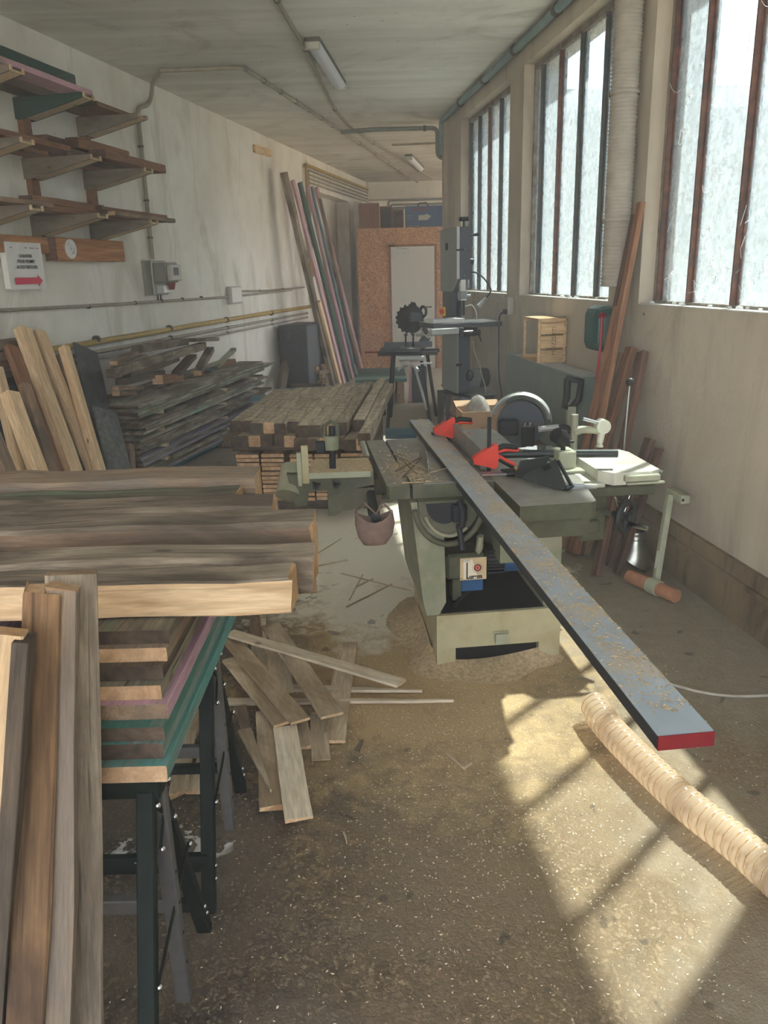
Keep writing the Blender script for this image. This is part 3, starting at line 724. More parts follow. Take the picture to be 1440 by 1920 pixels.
for i, (a, b, w_) in enumerate(sticks):
    plank('splinter', at_z(*a, .004), at_z(*b, .004), w_, .006, 'offcut' if i != 8 else 'old_grey', seed=90 + i, seg=3, wob=.0008, taper=.5, label='wood splinter on the floor, ' + sl[i], cat='splinter', group='splinters on the floor')

# --- new timbers leaning on the left wall
grpA = 'timbers leaning on the left wall'
plA = lean_plane(Lp, 1.30, .07, .78); plA1 = lean_plane(Lp, 1.30, .07, .78, .09); plA2 = lean_plane(Lp, 1.30, .07, .78, .16)
lean('timber', Lp, plA1, (42, 618), (140, 890), .11, .07, 'pine_new', 'pine_end', 'tallest broad pale timber leaning on the left wall', grpA)
lean('timber', Lp, plA1, (72, 622), (176, 885), .085, .06, 'pine_new', 'pine_end', 'slim tall pale timber just right of the tallest one, on the left wall', grpA)
lean('timber', Lp, plA2, (120, 652), (186, 880), .06, .06, 'pine_new', 'pine_end', 'rightmost pale timber, beside the dark panels', grpA)
lean('timber', Lp, plA, (110, 668), (172, 878), .05, .05, 'pine_aged', 'pine_end', 'brownish thin timber behind the rightmost pale one', grpA)
lean('timber', Lp, lean_plane(Lp, 1.3, .07, .78, .24), (18, 738), (74, 890), .095, .07, 'pine_new', 'pine_end', 'shorter pale timber with a knotty top, in front of the tallest ones', grpA)
lean('timber', Lp, plA2, (46, 722), (98, 888), .07, .05, 'pine_aged', 'pine_end', 'shorter brown-sided timber between the pale ones', grpA)
lean('timber', Lp, plA2, (-8, 690), (42, 890), .075, .06, 'pine_new', 'pine_end', 'pale timber at the left picture edge, leaning on the wall', grpA)
lean('timber', Lp, lean_plane(Lp, 1.3, .07, .78, .32), (-22, 800), (16, 890), .09, .06, 'old_brown', 'end_tan', 'short dark weathered timber lowest at the left picture edge', grpA)
lean('timber', Lp, lean_plane(Lp, 1.30, .07, .78, .045), (20, 650), (105, 885), .09, .05, 'red_brown', 'end_dark', 'brown shaded timber behind the tallest pale one', grpA)
# dark panels beside them
lean('slate_sheet', Lp, lean_plane(Lp, 1.2, .08, .6), (160, 652), (212, 890), .26, .014, 'dark_panel', None, 'smooth charcoal panel leaning behind the rough one', 'dark panels on the left wall', 'panel', seg=3, wob=.0005)
lean('slate_sheet', Lp, lean_plane(Lp, 1.2, .08, .6, .12), (196, 768), (226, 890), .27, .012, 'rough_slate', None, 'rough grey lower panel in front of the charcoal one', 'dark panels on the left wall', 'panel', seg=3, wob=.0005)
lean('timber', Lp, lean_plane(Lp, 1.2, .08, .6, .10), (243, 836), (246, 885), .06, .05, 'pine_aged', 'pine_end', 'short upright block beside the rough dark panel', None)
# dark chest against the wall with boards lying on it
bxm = empty('storage_chest', Lp(-2.75, .12, 0), -azL, 'dark chest half hidden behind the leaning timbers', 'chest')
MB().bx(-.11, .11, -.62, .62, 0, .98, ch=.006).build('body', M_['cabinet_dark'], bxm)
MB().bx(-.115, .115, -.63, .63, .98, 1.0, ch=.004).build('lid', M_['black_plastic'], bxm)
for i, (m, o_, z, t1, t_, lb) in enumerate((('pine_aged', .07, 1.03, -2.0, .06, 'lowest tan board'), ('red_brown', .07, 1.09, -1.98, .06, 'brown middle board'), ('pine_aged', .065, 1.15, -2.02, .055, 'tan board third up'), ('old_brown', .06, 1.215, -2.0, .06, 'topmost brown board'), ('old_dark', .15, 1.03, -2.3, .05, 'dark narrow board at the front'))):
    plank('board', Lp(-3.3, o_, z), Lp(t1, o_, z), .11 if i < 4 else .05, t_, m, 'end_tan', seed=120 + i, label=lb + ' on the dark chest by the left wall', cat='board', group='boards on the dark chest')

# --- long stack of old planks along the left wall
SO = .56
zl = .06; cols = ['stack_grey', 'grey_green', 'stack_grey', 'purple_grey', 'grey_green', 'old_grey', 'grey_green', 'stack_grey']
for i, t in enumerate((-1.25, .1, .95)):
    plank('bearer', Lp(t, .02, .03), Lp(t, .6, .03), .07, .06, 'old_brown', 'end_tan', seg=2, label=['nearest', 'middle', 'farthest'][i] + ' bearer under the long stack of old planks', cat='bearer', group='bearers under the long plank stack')
layer = 0; idx = 0
tiers = [(4, 'bottom tier'), (3, 'second tier'), (4, 'third tier'), (4, 'fourth tier'), (4, 'top tier')]
for ti, (cnt, nm) in enumerate(tiers):
    for k in range(cnt):
        th = rnd.uniform(.024, .030)
        t0 = -1.62 + rnd.uniform(-.05, .06) + (.12 if ti == 3 and k < 2 else 0); t1 = 1.15 + rnd.uniform(-.25, .2) + .12 * ti * .5
        m = cols[(idx * 3 + ti) % len(cols)]
        if ti == 0 and k == 0: m = 'blue_paint'
        if ti == 1 and k == 0: m = 'purple_grey'
        if ti == 4 and k in (1, 2): m = 'grey_green'
        for c_, o_ in (('outer', SO - .13), ('inner', SO - .42)):
            plank('plank', Lp(t0 + (0 if c_ == 'outer' else rnd.uniform(0, .1)), o_ + rnd.uniform(-.008, .012) * (c_ == 'outer'), zl + th / 2), Lp(t1, o_ + rnd.uniform(-.008, .008) * (c_ == 'outer'), zl + th / 2 + .012 * ti), .27 if c_ == 'outer' else .25, th - .003, m if c_ == 'outer' else 'stack_grey', 'end_dark' if k % 2 else 'old_grey', seed=200 + idx * 2 + (c_ == 'inner'), wob=.0006, jag=.006, ch=.12,
                  label='%s plank, %s from below in the %s of the long old stack' % (c_, ORD[k], nm), cat='plank', group='long stack of old planks')
        zl += th; idx += 1
    if ti < 4:
        for j, t in enumerate((-1.2, .1, .92)):
            plank('spacer', Lp(t, .01, zl + .014 + .004 * ti), Lp(t, SO + rnd.uniform(.0, .03), zl + .014 + .004 * ti), .04, .026, 'offcut_pale', 'pine_new', seg=2, label='%s small pale spacer stick above the %s of the long old stack' % (['near', 'middle', 'far'][j], nm), cat='spacer', group='spacers in the long plank stack')
        zl += .028
ZS = zl + .012
# loose timbers on top of it
loose = [((184, 700), (381, 648), .07, .07, 'old_grey', ZS + .26, 'long grey beam slanting across the top'),
  ((235, 655), (345, 640), .09, .06, 'old_grey', ZS + .32, 'short thick grey beam lying highest'),
  ((340, 638), (402, 636), .10, .035, 'old_grey', ZS + .33, 'flat grey board end jutting out at the top right'),
  ((190, 682), (300, 640), .06, .03, 'pine_aged', ZS + .29, 'thin tan board pointing up right at the back'),
  ((216, 706), (330, 672), .07, .05, 'old_dark', ZS + .20, 'dark beam with a knot hole under the long grey one'),
  ((218, 712), (300, 688), .07, .06, 'old_grey', ZS + .12, 'grey square beam pointing at the viewer'),
  ((275, 712), (335, 708), .09, .075, 'red_brown', ZS + .06, 'short red-brown block with a pale sawn end'),
  ((312, 700), (360, 668), .09, .04, 'deep_brown', ZS + .11, 'dark brown board tilted up to the right'),
  ((352, 700), (394, 655), .08, .05, 'old_grey', ZS + .13, 'pale-edged grey board standing up to the right'),
  ((385, 690), (438, 655), .06, .03, 'grey_green', ZS + .14, 'thin grey board tip farthest right'),
  ((395, 682), (436, 678), .07, .06, 'red_brown', ZS + .06, 'dark block with a tan end at the right'),
  ((195, 728), (266, 727), .05, .03, 'pine_aged', ZS + .03, 'short tan batten at the near end'),
  ((195, 738), (250, 737), .06, .035, 'pine_aged', ZS + .015, 'lowest short tan batten at the near end'),
  ((372, 697), (402, 690), .07, .025, 'blue_paint', ZS + .03, 'small bright blue offcut'),
  ((195, 690), (270, 670), .08, .05, 'old_grey', ZS + .21, 'grey stub at the left of the heap'),
  ((205, 715), (300, 700), .10, .05, 'old_dark', ZS + .05, 'black shaded board underneath the others')]
for i, (a, b, w_, t, m, z, lb) in enumerate(loose):
    P0 = Lp(0, .30 + .02 * (i % 4), 0)
    A = at_z(*a, z); B = at_z(*b, z)
    plA_ = (Lp(0, .34 - .03 * (i % 3), 0), nL); A = at_pl(*a, *plA_); B = at_pl(*b, *plA_)
    A = A + nL * .10; 
    plank('loose_timber', A, B, w_, t, m, 'end_tan' if 'tan' in lb or 'pale' in lb else 'end_dark', seed=300 + i, seg=4, wob=.002, label=lb + ' atop the old planks', cat='timber', group='loose timbers on the long plank stack')

# --- stack of beams in the middle of the shop
azB = R(4.2); dB = Vector((math.sin(azB), math.cos(azB), 0)); nB = Vector((math.cos(azB), -math.sin(azB), 0)); PB = Vector((-.06, 5.1, 0))
def Bp(u, v, z): return PB + nB * u + dB * v + Vector((0, 0, z))
for i, v in enumerate((.35, 1.75)):
    for j, u in enumerate((-.78, -.25)):
        plank('bearer', Bp(u - .27, v, .06), Bp(u + .27, v, .06), .09, .12, 'old_dark', 'end_dark', seg=2, label='%s %s block under the middle beam stack' % (['front', 'rear'][i], ['left', 'right'][j]), cat='bearer', group='blocks under the middle beam stack')
names_c = ['leftmost', 'second', 'third', 'fourth', 'rightmost']
for c_, u in enumerate((-.87, -.70, -.50, -.33, -.15)):
    for k in range(11):
        z = .12 + .0305 * k + .015
        v0 = .1 + rnd.uniform(-.012, .012); 
        plank('thin_board', Bp(u, v0, z), Bp(u, v0 + 1.85, z), .156, .023, 'pine_aged', 'end_tan', seed=400 + c_ * 20 + k, seg=3, wob=.0008, label='%s thin board from below in the %s column under the middle beams' % (ORD[k], names_c[c_]), cat='board', group='thin boards under the middle beams')
ZB0 = .12 + .0305 * 11
for i, v in enumerate((.25, 1.6)):
    plank('bearer', Bp(-1.0, v, ZB0 + .02), Bp(-.02, v, ZB0 + .02), .08, .04, 'old_dark', 'end_dark', seg=3, label=['front', 'rear'][i] + ' dark batten between the thin boards and the beams', cat='bearer', group='battens in the middle beam stack')
ZB1 = ZB0 + .04
us = [-.99 + .084 * i for i in range(12)]
lowv = [.12, .13, .14, .12, .16, .1, .0, -.02, .02, .03, -.03, -.02]
for i, u in enumerate(us):
    plank('stacked_beam', Bp(u, lowv[i], ZB1 + .04), Bp(u, lowv[i] + 2.1, ZB1 + .04), .079, .078, 'dusty_beam' if i % 3 else 'old_brown', ['end_dark', 'end_dark', 'end_tan'][i % 3], seed=520 + i, wob=.002, label='%s beam from the left in the lower layer of the middle stack' % ORD[i], cat='beam', group='lower layer of the middle beam stack')
upv = [.28, .27, .17, .18, .15, .2, .05, .06, .10, .12, .22, -.25]
for i, u in enumerate(us):
    hz = .0 if i not in (8, 9, 10) else .004
    plank('stacked_beam', Bp(u + .012 + (.02 if i > 9 else 0), upv[i], ZB1 + .12 + hz), Bp(u + .012 + (.035 if i > 9 else .004), upv[i] + [1.55, 1.6, 1.75, 1.75, 1.8, 1.8, 2.1, 2.1, 2.0, 2.1, 2.25, 2.35][i], ZB1 + .12 + hz), .079, .078, 'marked_beam', ['end_dark', 'end_dark', 'old_dark', 'end_tan', 'end_dark'][i % 5], seed=560 + i, wob=.002, label='%s pale notch-marked beam from the left on top of the middle stack' % ORD[i], cat='beam', group='upper layer of the middle beam stack')

# ------------------------------------------------------------------ combination woodworking machine
MO = Vector((.45, 3.03, 0)); MR = R(6)
mc = empty('combination_machine', MO, MR, 'old green cast-iron saw and planer machine in the middle of the shop', 'machine')
MW = Matrix.Translation(MO) @ Matrix.Rotation(MR, 4, 'Z')
def Mp(u, v, z): return MW @ Vector((u, v, z))
TZ = .80
gp, gd, gg, gl_, ct = M_['mach_pale'], M_['mach_dark'], M_['mach_green'], M_['mach_light'], M_['cast_table']
pl_ = MB(); pl_.bx(-.245, -.165, 0, .62, 0, .24).bx(.195, .285, 0, .62, .02, .24).bx(-.165, .195, 0, .62, .088, .24).bx(.20, .28, .01, .3, 0, .02)
pl_.build('plinth', gp, mc)
MB().bx(-.162, .192, .03, .04, 0, .087).build('plinth_tunnel_shade', M_['dark_hole'], mc)  # black sheet standing in for the shade inside the plinth tunnel
m = MB(); m.bx(.0, .055, -.03, 0, .105, .15).bx(-.005, .06, -.012, 0, .145, .153); m.build('foot_catch', gl_, mc)
# left upright: folded sheet with a slanting lower corner
m = MB(); VZ = frame_M((0, 0, 0), (1, 0, 0), (0, -1, 0))        # local x->u, y->z, z->-v
m.prism([(-.345, .735), (-.215, .735), (-.205, .30), (-.235, .245), (-.285, .245), (-.30, .30)], -.55, 0, VZ); m.build('side_column', gg, mc)
m = MB(); m.prism([(.16, .735), (.285, .735), (.285, .24), (.215, .24)], -.55, -.02, VZ); m.build('side_column', gg, mc)
MB().bx(-.22, .22, .50, .52, .24, .74).build('back_plate', M_['dark_hole'], mc)  # near-black colour stands in for shade inside the open cabinet
MB().bx(-.22, .22, .02, .5, .24, .246).build('inner_floor', M_['dark_hole'], mc)  # blackened like the back to paint the cabinet's inner shade
MB().bx(-.34, .29, .05, .92, .70, .745).build('bed_casting', gd, mc)
# tilting trunnion with graduated quadrant
m = MB(); hd = [(-.195 + .125 * math.cos(t), .745 + .15 * math.sin(t)) for t in [math.pi + math.pi * i / 16 for i in range(17)]]
m.prism(hd, -.03, .03, VZ); m.build('trunnion', gd, mc)
m = MB(); hd2 = [(-.215 + .075 * math.cos(t), .735 + .085 * math.sin(t)) for t in [math.pi + math.pi * i / 12 for i in range(13)]]
m.prism(hd2, .03, .034, VZ); m.build('trunnion_recess', M_['black_metal'], mc)
m = MB(); pts = [(-.195 + .105 * math.cos(t), -.036, .735 + .135 * math.sin(t)) for t in [math.pi * 1.12 + math.pi * .6 * i / 10 for i in range(11)]]; m.tube(pts, .008, 6); m.build('quadrant_slot', gg, mc)
m = MB(); arc = [(-.195 + .14 * math.cos(t), -.02, .735 + .175 * math.sin(t)) for t in [math.pi * 1.05 + math.pi * .85 * i / 12 for i in range(13)]]; m.tube(arc, .013, 6); m.build('quadrant_scale', gd, mc)
m = MB(); m.tube([(-.155, -.035, .74), (-.15, -.075, .70), (-.155, -.08, .655), (-.165, -.06, .64)], .014, 8).cyl((-.165, -.06, .655), (-.155, -.085, .555), .010, .013).bx(-.19, -.13, -.06, -.03, .66, .73, ch=.006)
m.build('tilt_lever', M_['black_metal'], mc)
m = MB(); m.bx(-.02, .13, -.03, .06, .59, .72, ch=.01); m.build('front_bracket', gd, mc)
# motor with its cover and maker's plate
mo = MB(); mo.bx(-.185, -.015, .10, .26, .352, .468, ch=.012); mo.build('belt_cover', M_['mach_dark'], mc)
mo = MB(); mo.cyl((-.0, .19, .415), (.075, .19, .415), .062, n=24)
mot = mo.build('motor_body', M_['black_metal'], mc)
for i in range(7):
    MB().bx(.0, .072, .122, .130, .365 + i * .016, .371 + i * .016).build('cooling_fin', M_['black_metal'], mot)
MB().cyl((.075, .19, .415), (.19, .19, .415), .068, n=24).build('motor_cap', M_['blue_motor'], mc)
MB().bx(-.115, -.02, .12, .24, .29, .352, ch=.004).build('terminal_box', M_['blue_motor'], mc)
MB().bx(-.155, -.115, .12, .2, .25, .352, ch=.004).build('bracket', gd, mc)
m = MB(); m.tube([(-.05, .06, .56), (-.048, .08, .50), (-.045, .11, .475)], .016, 4); m.build('belt_strap', gl_, mc)
m = MB(); m.tube([(-.06, .16, .29), (-.12, .12, .262), (-.16, .06, .252)], .008, 6); m.build('motor_cable', M_['cable_black'], mc)
plate = MB().bx(-.127, -.013, .0945, .0985, .352, .452, ch=.003).build('maker_plate', M_['plate_tan'], mc)
MB().add([(-.112, .0940, .358), (-.05, .0940, .358), (-.075, .0940, .446), (-.114, .0940, .446)], [(0, 1, 2, 3)]).build('plate_light_field', M_['plate_cream'], plate)
TXM = lambda u, z: Matrix.Translation((u, .0936, z)) @ Matrix.Rotation(math.pi / 2, 4, 'X')
text_mesh('plate_lettering', 'urem', .026, M_['ink_black'], plate, TXM(-.060, .3665), bold=.0012)
MB().bx(-.1005, -.0945, .0932, .0938, .358, .432).bx(-.0945, -.088, .0932, .0938, .358, .364).build('plate_initial', M_['ink_black'], plate)
text_mesh('plate_model', 'C260"', .014, M_['ink_grey'], plate, TXM(-.098, .441))
def ring(u, z, r0, r1, n=28):
    m = MB(); vs = []
    for i in range(n):
        t = 2 * math.pi * i / n; vs += [(u + r0 * math.cos(t), .0936, z + r0 * math.sin(t)), (u + r1 * math.cos(t), .0936, z + r1 * math.sin(t))]
    return m.add(vs, [(2 * i, 2 * i + 1, (2 * i + 3) % (2 * n), (2 * i + 2) % (2 * n)) for i in range(n)])
ring(-.052, .406, .021, .0225).build('emblem_ring', M_['ink_grey'], plate)
ring(-.052, .406, .010, .0165).build('emblem_ring', M_['red_dark'], plate)
ring(-.052, .406, .0, .0075).build('emblem_centre', M_['red_plastic'], plate)
for u, z in ((-.122, .361), (-.019, .444)): MB().sphere((u, .0945, z), .0032, 8).build('rivet', M_['bolt'], plate)
# saw table in two castings with the mitre slot between
def slab(poly, z0, z1, name, mat, rim=None):
    m = MB(); m.prism(poly, z0, z1); return m.build(name, mat, mc)
slab([(-.425, .02), (-.345, .02), (-.345, .94), (-.425, .94), (-.435, .93), (-.435, .03)], TZ - .055, TZ, 'saw_table', [gd, ct])
slab([(-.333, .02), (-.006, .015), (-.006, .94), (-.333, .94)], TZ - .055, TZ, 'saw_table', [gd, ct])
MB().bx(-.346, -.332, .03, .93, TZ - .05, TZ - .012).build('mitre_slot', M_['black_metal'], mc)
MB().bx(-.285, -.165, .03, .60, TZ, TZ + .0025).build('table_insert', M_['cast_bright'], mc)
m = MB(); Mb = Matrix.Translation((-.237, .34, .745)) @ Matrix.Rotation(math.pi / 2, 4, 'Y'); 
pr = []
for i in range(72):
    t = 2 * math.pi * i / 72; r = .148 if i % 2 else .142; pr.append((r * math.cos(t), r * math.sin(t)))
m.prism(pr, -.0016, .0016, Mb); m.build('saw_blade', M_['cast_bright'], mc)
m = MB(); M2 = frame_M((-.237, 0, 0), (0, 1, 0), (1, 0, 0)); 
m.prism([(.46, -.80), (.53, -.80), (.53, -.86), (.50, -.92), (.475, -.93), (.485, -.87)], -.0012, .0012, M2); m.build('riving_knife', M_['steel'], mc)
# planer tables
fr_ = [(-.004, -.35), (.265, -.345), (.283, -.33), (.342, .0), (.345, .03), (.318, .25), (.30, .36), (-.004, .37)]
rr_ = [(-.004, .44), (.285, .44), (.262, .60), (.25, .68), (.262, 1.05), (.255, 1.10), (.175, 1.13), (-.004, 1.14)]
slab(fr_, TZ - .058, TZ, 'infeed_table', [gd, ct]); slab(rr_, TZ - .05, TZ - .002, 'outfeed_table', [gd, ct])
for nm in ('saw_table', 'saw_table.001', 'infeed_table', 'outfeed_table'):
    for p in bpy.data.objects[nm].data.polygons:
        if p.normal.z > .9: p.material_index = 1
MB().cyl((.0, .405, .765), (.29, .405, .765), .033, n=20).build('cutter_block', M_['steel'], mc)
MB().bx(.02, .275, -.30, .30, .66, .742).build('table_support', gd, mc)
m = MB(); Mf = frame_M((.06, -.18, .66), (1, 0, 0), (0, -1, 0))
MB().bx(.03, .285, .04, 1.0, .44, .745).build('planer_body', gg, mc)
m = MB().cyl((.13, .032, .655), (.13, .042, .655), .085, n=24); m.build('suction_port', M_['dark_hole'], mc)
MB().bx(.235, .275, .032, .04, .50, .545).build('rating_plate', M_['paper_white'], mc)
MB().bx(.20, .30, -.02, .30, .60, .69, ch=.01).build('side_bracket', gg, mc)
# rip fence with its rod and clamp block
MB().bx(-.020, .002, .20, 1.02, TZ + .002, TZ + .095, ch=.002).build('rip_fence', M_['cast_table'], mc)
MB().bx(.002, .03, .28, .50, TZ + .01, TZ + .06, ch=.003).build('fence_bracket', gd, mc)
MB().cyl((-.0, .235, .862), (.545, .125, .862), .0175, n=18).build('fence_rod', M_['roller_dark'], mc)
m = MB(); m.bx(.285, .36, .10, .20, TZ + .012, .885, ch=.004).bx(.25, .385, .06, .24, TZ, TZ + .014, ch=.003); m.build('rod_clamp', gl_, mc)
m = MB(); m.cyl((.315, .14, .885), (.315, .14, .925), .010).cyl((.315, .14, .925), (.275, .12, .955), .035, .032, n=10).cyl((.30, .14, .918), (.36, .14, .918), .006)
m.build('clamp_knob', M_['black_plastic'], mc)
# mortising table on the right flank
m = MB(); m.bx(.40, .70, .07, .50, .69, .735, ch=.006); m.build('cross_slide', gd, mc)
m = MB(); m.bx(.375, .475, .06, .36, .735, .752, ch=.004); m.build('slide_way', M_['mach_white'], mc)
m = MB(); m.prism([(.50, .04), (.66, .04), (.705, .07), (.715, .40), (.69, .47), (.47, .47), (.455, .42), (.455, .10)], .748, .80); m.build('mortise_table', M_['mach_white'], mc)
m = MB(); m.bx(.54, .69, .018, .042, .765, .79, ch=.003).bx(.55, .71, .02, .032, .752, .760); m.build('table_stop_bar', gl_, mc)
MB().cyl((.72, .06, .785), (.72, .45, .785), .007, n=8).build('stop_rod', M_['steel'], mc)
m = MB(); m.bx(.42, .54, .18, .36, .46, .69, ch=.012); m.build('mortise_knee', gd, mc)
m = MB(); m.bx(.28, .5, .16, .34, .50, .56, ch=.008); m.build('knee_arm', gd, mc)
m = MB(); m.cyl((.53, .1, .69), (.565, .09, .60), .006, n=8).cyl((.60, .1, .69), (.572, .09, .60), .004, n=8).sphere((.567, .09, .597), .012, 8); m.build('lock_lever', M_['chrome'], mc)
hm = empty('hold_down', (0, 0, 0), parent=mc)
m = MB().cyl((.49, .5, .78), (.49, .5, .965), .016, n=14); m.build('hold_down_post', gl_, hm)
m = MB(); m.tube([(.485, .5, .885), (.53, .5, .893), (.585, .5, .888), (.615, .5, .89)], .02, 10, radii=[.024, .018, .017, .024]); m.build('hold_down_arm', gl_, hm)
m = MB(); m.cyl((.622, .475, .905), (.622, .525, .905), .033, n=20).cyl((.622, .5, .885), (.615, .5, .825), .02, .014, n=12).cyl((.615, .5, .825), (.615, .5, .808), .011, .018, n=12); m.build('hold_down_head', M_['mach_white'], hm)
m = MB(); m.cyl((.62, .49, .915), (.525, .49, .945), .009, n=10); m.build('hold_down_handle', M_['chrome'], hm)
m = MB(); m.cyl((.775, .6, .74), (.785, .6, 1.075), .006, n=8); lv = m.build('feed_lever', M_['steel'], mc)
MB().sphere((.786, .6, 1.088), .020, 14).build('lever_knob', M_['black_plastic'], lv)
MB().cyl((.60, .55, .745), (.78, .6, .745), .008, n=8).build('lever_shaft', M_['steel'], mc)
hw = empty('handwheel', (.575, .07, .60), R(-53), parent=mc)
m = MB(); Mh = Matrix.Rotation(math.pi / 2, 4, 'Y'); 
pr = [(.062 + .014 * math.cos(t), .014 * math.sin(t)) for t in [2 * math.pi * i / 10 for i in range(11)]]
m.lathe(pr, Mh, 28); m.build('wheel_rim', M_['black_plastic'], hw)
for k in range(3):
    t = 2 * math.pi * k / 3 + .4; m = MB(); m.tube([(0, 0, 0), (0, .06 * math.cos(t), .06 * math.sin(t))], .010, 6); m.build('wheel_spoke', M_['black_plastic'], hw)
MB().cyl((-.06, 0, 0), (.02, 0, 0), .016, n=12).build('wheel_hub', M_['black_plastic'], hw)
MB().cyl((.01, .03, -.04), (.085, .03, -.04), .011, n=12).build('crank_handle', M_['chrome'], hw)
MB().cyl((.49, .19, .60), (.555, .09, .60), .012, n=10).build('wheel_shaft', gd, mc)
# sliding table on the left with its carriage and rods
m = MB(); m.prism([(-.735, .31), (-.475, .29), (-.462, .31), (-.462, .54), (-.475, .56), (-.70, .57), (-.72, .55)], .775, .80); m.build('sliding_table', [gl_, M_['dust']], mc)
for p in bpy.data.objects['sliding_table'].data.polygons:
    if p.normal.z > .9: p.material_index = 1
m = MB(); m.prism([(-.83, .80), (-.46, .775), (-.46, .735), (-.56, .72), (-.575, .69), (-.61, .69), (-.65, .72), (-.74, .72), (-.75, .66), (-.80, .65)], -.36, -.31, VZ)
m.prism([(-.66, .72), (-.46, .72), (-.46, .64), (-.60, .62), (-.63, .60), (-.66, .60)], -.36, -.32, VZ); m.build('carriage', gd, mc)
m = MB(); m.bx(-.46, -.30, .40, .62, .66, .745, ch=.01); m.build('carriage_rail', gd, mc)
m = MB(); m.cyl((-.83, .33, .70), (-.80, .42, .80), .055, n=16); m.build('carriage_boss', gg, mc)
MB().cyl((-.462, .60, .69), (-.488, -.02, .69), .020, n=16).build('guide_rod', M_['roller_dark'], mc)
MB().cyl((-.47, .55, .64), (-.487, .02, .625), .017, n=16).build('guide_rod', M_['roller_dark'], mc)
MB().cyl((-.462, .60, .79), (-.478, .66, .85), .015, n=12).build('guide_pin', M_['galv'], mc)
m = MB().bx(-.765, -.735, .305, .345, .755, .915, ch=.003); m.build('slide_fence', gp, mc)
m = MB().bx(-.785, -.765, .30, .33, .745, .89, ch=.003); m.build('slide_fence', gl_, mc)
cp = empty('slide_clamp', (0, 0, 0), parent=mc)
MB().cyl((-.632, .38, .78), (-.627, .38, .985), .014, n=12).build('clamp_post', M_['black_metal'], cp)
MB().cyl((-.632, .375, .885), (-.632, .375, .945), .030, .032, n=20).build('clamp_collar', gg, cp)
m = MB(); m.tube([(-.660, .375, .935), (-.658, .375, .99), (-.632, .375, 1.005), (-.606, .375, .99), (-.604, .375, .935)], .009, 6); m.build('clamp_yoke', gd, cp)
MB().bx(-.70, -.66, .36, .38, .87, .925, ch=.004).build('clamp_arm', M_['black_metal'], cp)
for u in (-.71, -.625):
    MB().cyl((u, .30, .745), (u, .285, .745), .014, n=10).tube([(u, .283, .745), (u - .012, .275, .768), (u + .02, .275, .757)], .004, 6).build('wing_bolt', M_['black_metal'], mc)

# sawdust lying on the tables and in front of the plinth
def dust_patch(name, P, pts, n, lab, sz=(.004, .012), seed=1, curl=.0, cat='sawdust', mats='dust'):
    q = random.Random(seed); m = MB()
    for _ in range(n):
        u, v, z = pts(q); s = q.uniform(*sz); a = q.uniform(0, 6.3); h = s * q.uniform(.1, .35)
        c, d = math.cos(a) * s, math.sin(a) * s; k = q.uniform(.2, .6)
        m.add([P(u - c, v - d, z), P(u + d * k, v - c * k, z + h * .4), P(u + c, v + d, z + h), P(u - d * k, v + c * k, z + h * .5), P(u, v, z + h * 1.6)], [(0, 1, 4), (1, 2, 4), (2, 3, 4), (3, 0, 4), (0, 3, 2, 1)])
    return tag(m.build(name, M_[mats], recalc=False), lab, cat, kind='stuff')
def tbl(q):
    u = -.30 + q.gauss(0, .055); v = .28 + q.gauss(0, .17); u = min(-.10, max(-.425, u)); v = min(.9, max(.05, v)); return u, v, TZ + .002
dust_patch('sawdust', Mp, tbl, 900, 'sawdust and shavings scattered on the saw table beside the blade', seed=2)
def sld(q): return q.uniform(-.70, -.47), q.uniform(.32, .54), .8005
dust_patch('sawdust', Mp, sld, 420, 'fine sawdust covering the small sliding table', (.003, .009), seed=3)
for i, (a, b) in enumerate((((-.36, .12), (-.22, .42)), ((-.38, .2), (-.25, .36)), ((-.30, .1), (-.33, .34)), ((-.24, .14), (-.36, .46)), ((-.27, .08), (-.17, .16)))):
    plank('splinter', Mp(a[0], a[1], TZ + .012 + .004 * i), Mp(b[0], b[1], TZ + .03), .006, .004, 'old_grey', seed=700 + i, seg=3, taper=.4, label='thin curly splinter, %s of five on the saw table' % ORD[i], cat='splinter', group='splinters on the saw table')

# long straight plank clamped along the fence, overhanging towards the viewer
A = Mp(-.112, 1.275, .820); B = Mp(-.101, -1.785, .776)
pk = empty('steel_faced_plank', (A + B) / 2, 0, 'long grey steel-faced plank with red end, clamped on the machine and reaching towards the viewer', 'plank')
PM = frame_M((0, 0, 0), B - A); Lh = (B - A).length / 2
m = MB(); m.box((0, 0, 0), (2 * Lh - .006, .107, .027), 1, 0, PM); m.box((0, 0, .0145), (2 * Lh - .006, .1065, .002), 0, 0, PM); m.build('plank_body', [M_['plank_steel'], M_['plank_edge']], pk)
m = MB(); m.box((Lh - .002, 0, .001), (.004, .107, .029), 0, 0, PM); m.build('end_cap', M_['red_dark'], pk)
def onplank(q):
    t = q.uniform(-1, .95); w_ = .02 + .025 * abs(math.sin(t * 3.1)); return t * Lh, max(-.05, min(.05, q.gauss(.008, w_))), .0156
dust_patch('sawdust', lambda u, v, z: (A + B) / 2 + PM.to_3x3() @ Vector((u, v, z)), onplank, 3200, 'sawdust strewn along the top of the long steel-faced plank', (.0025, .007), seed=5)
# spacer block that carries the plank above the table

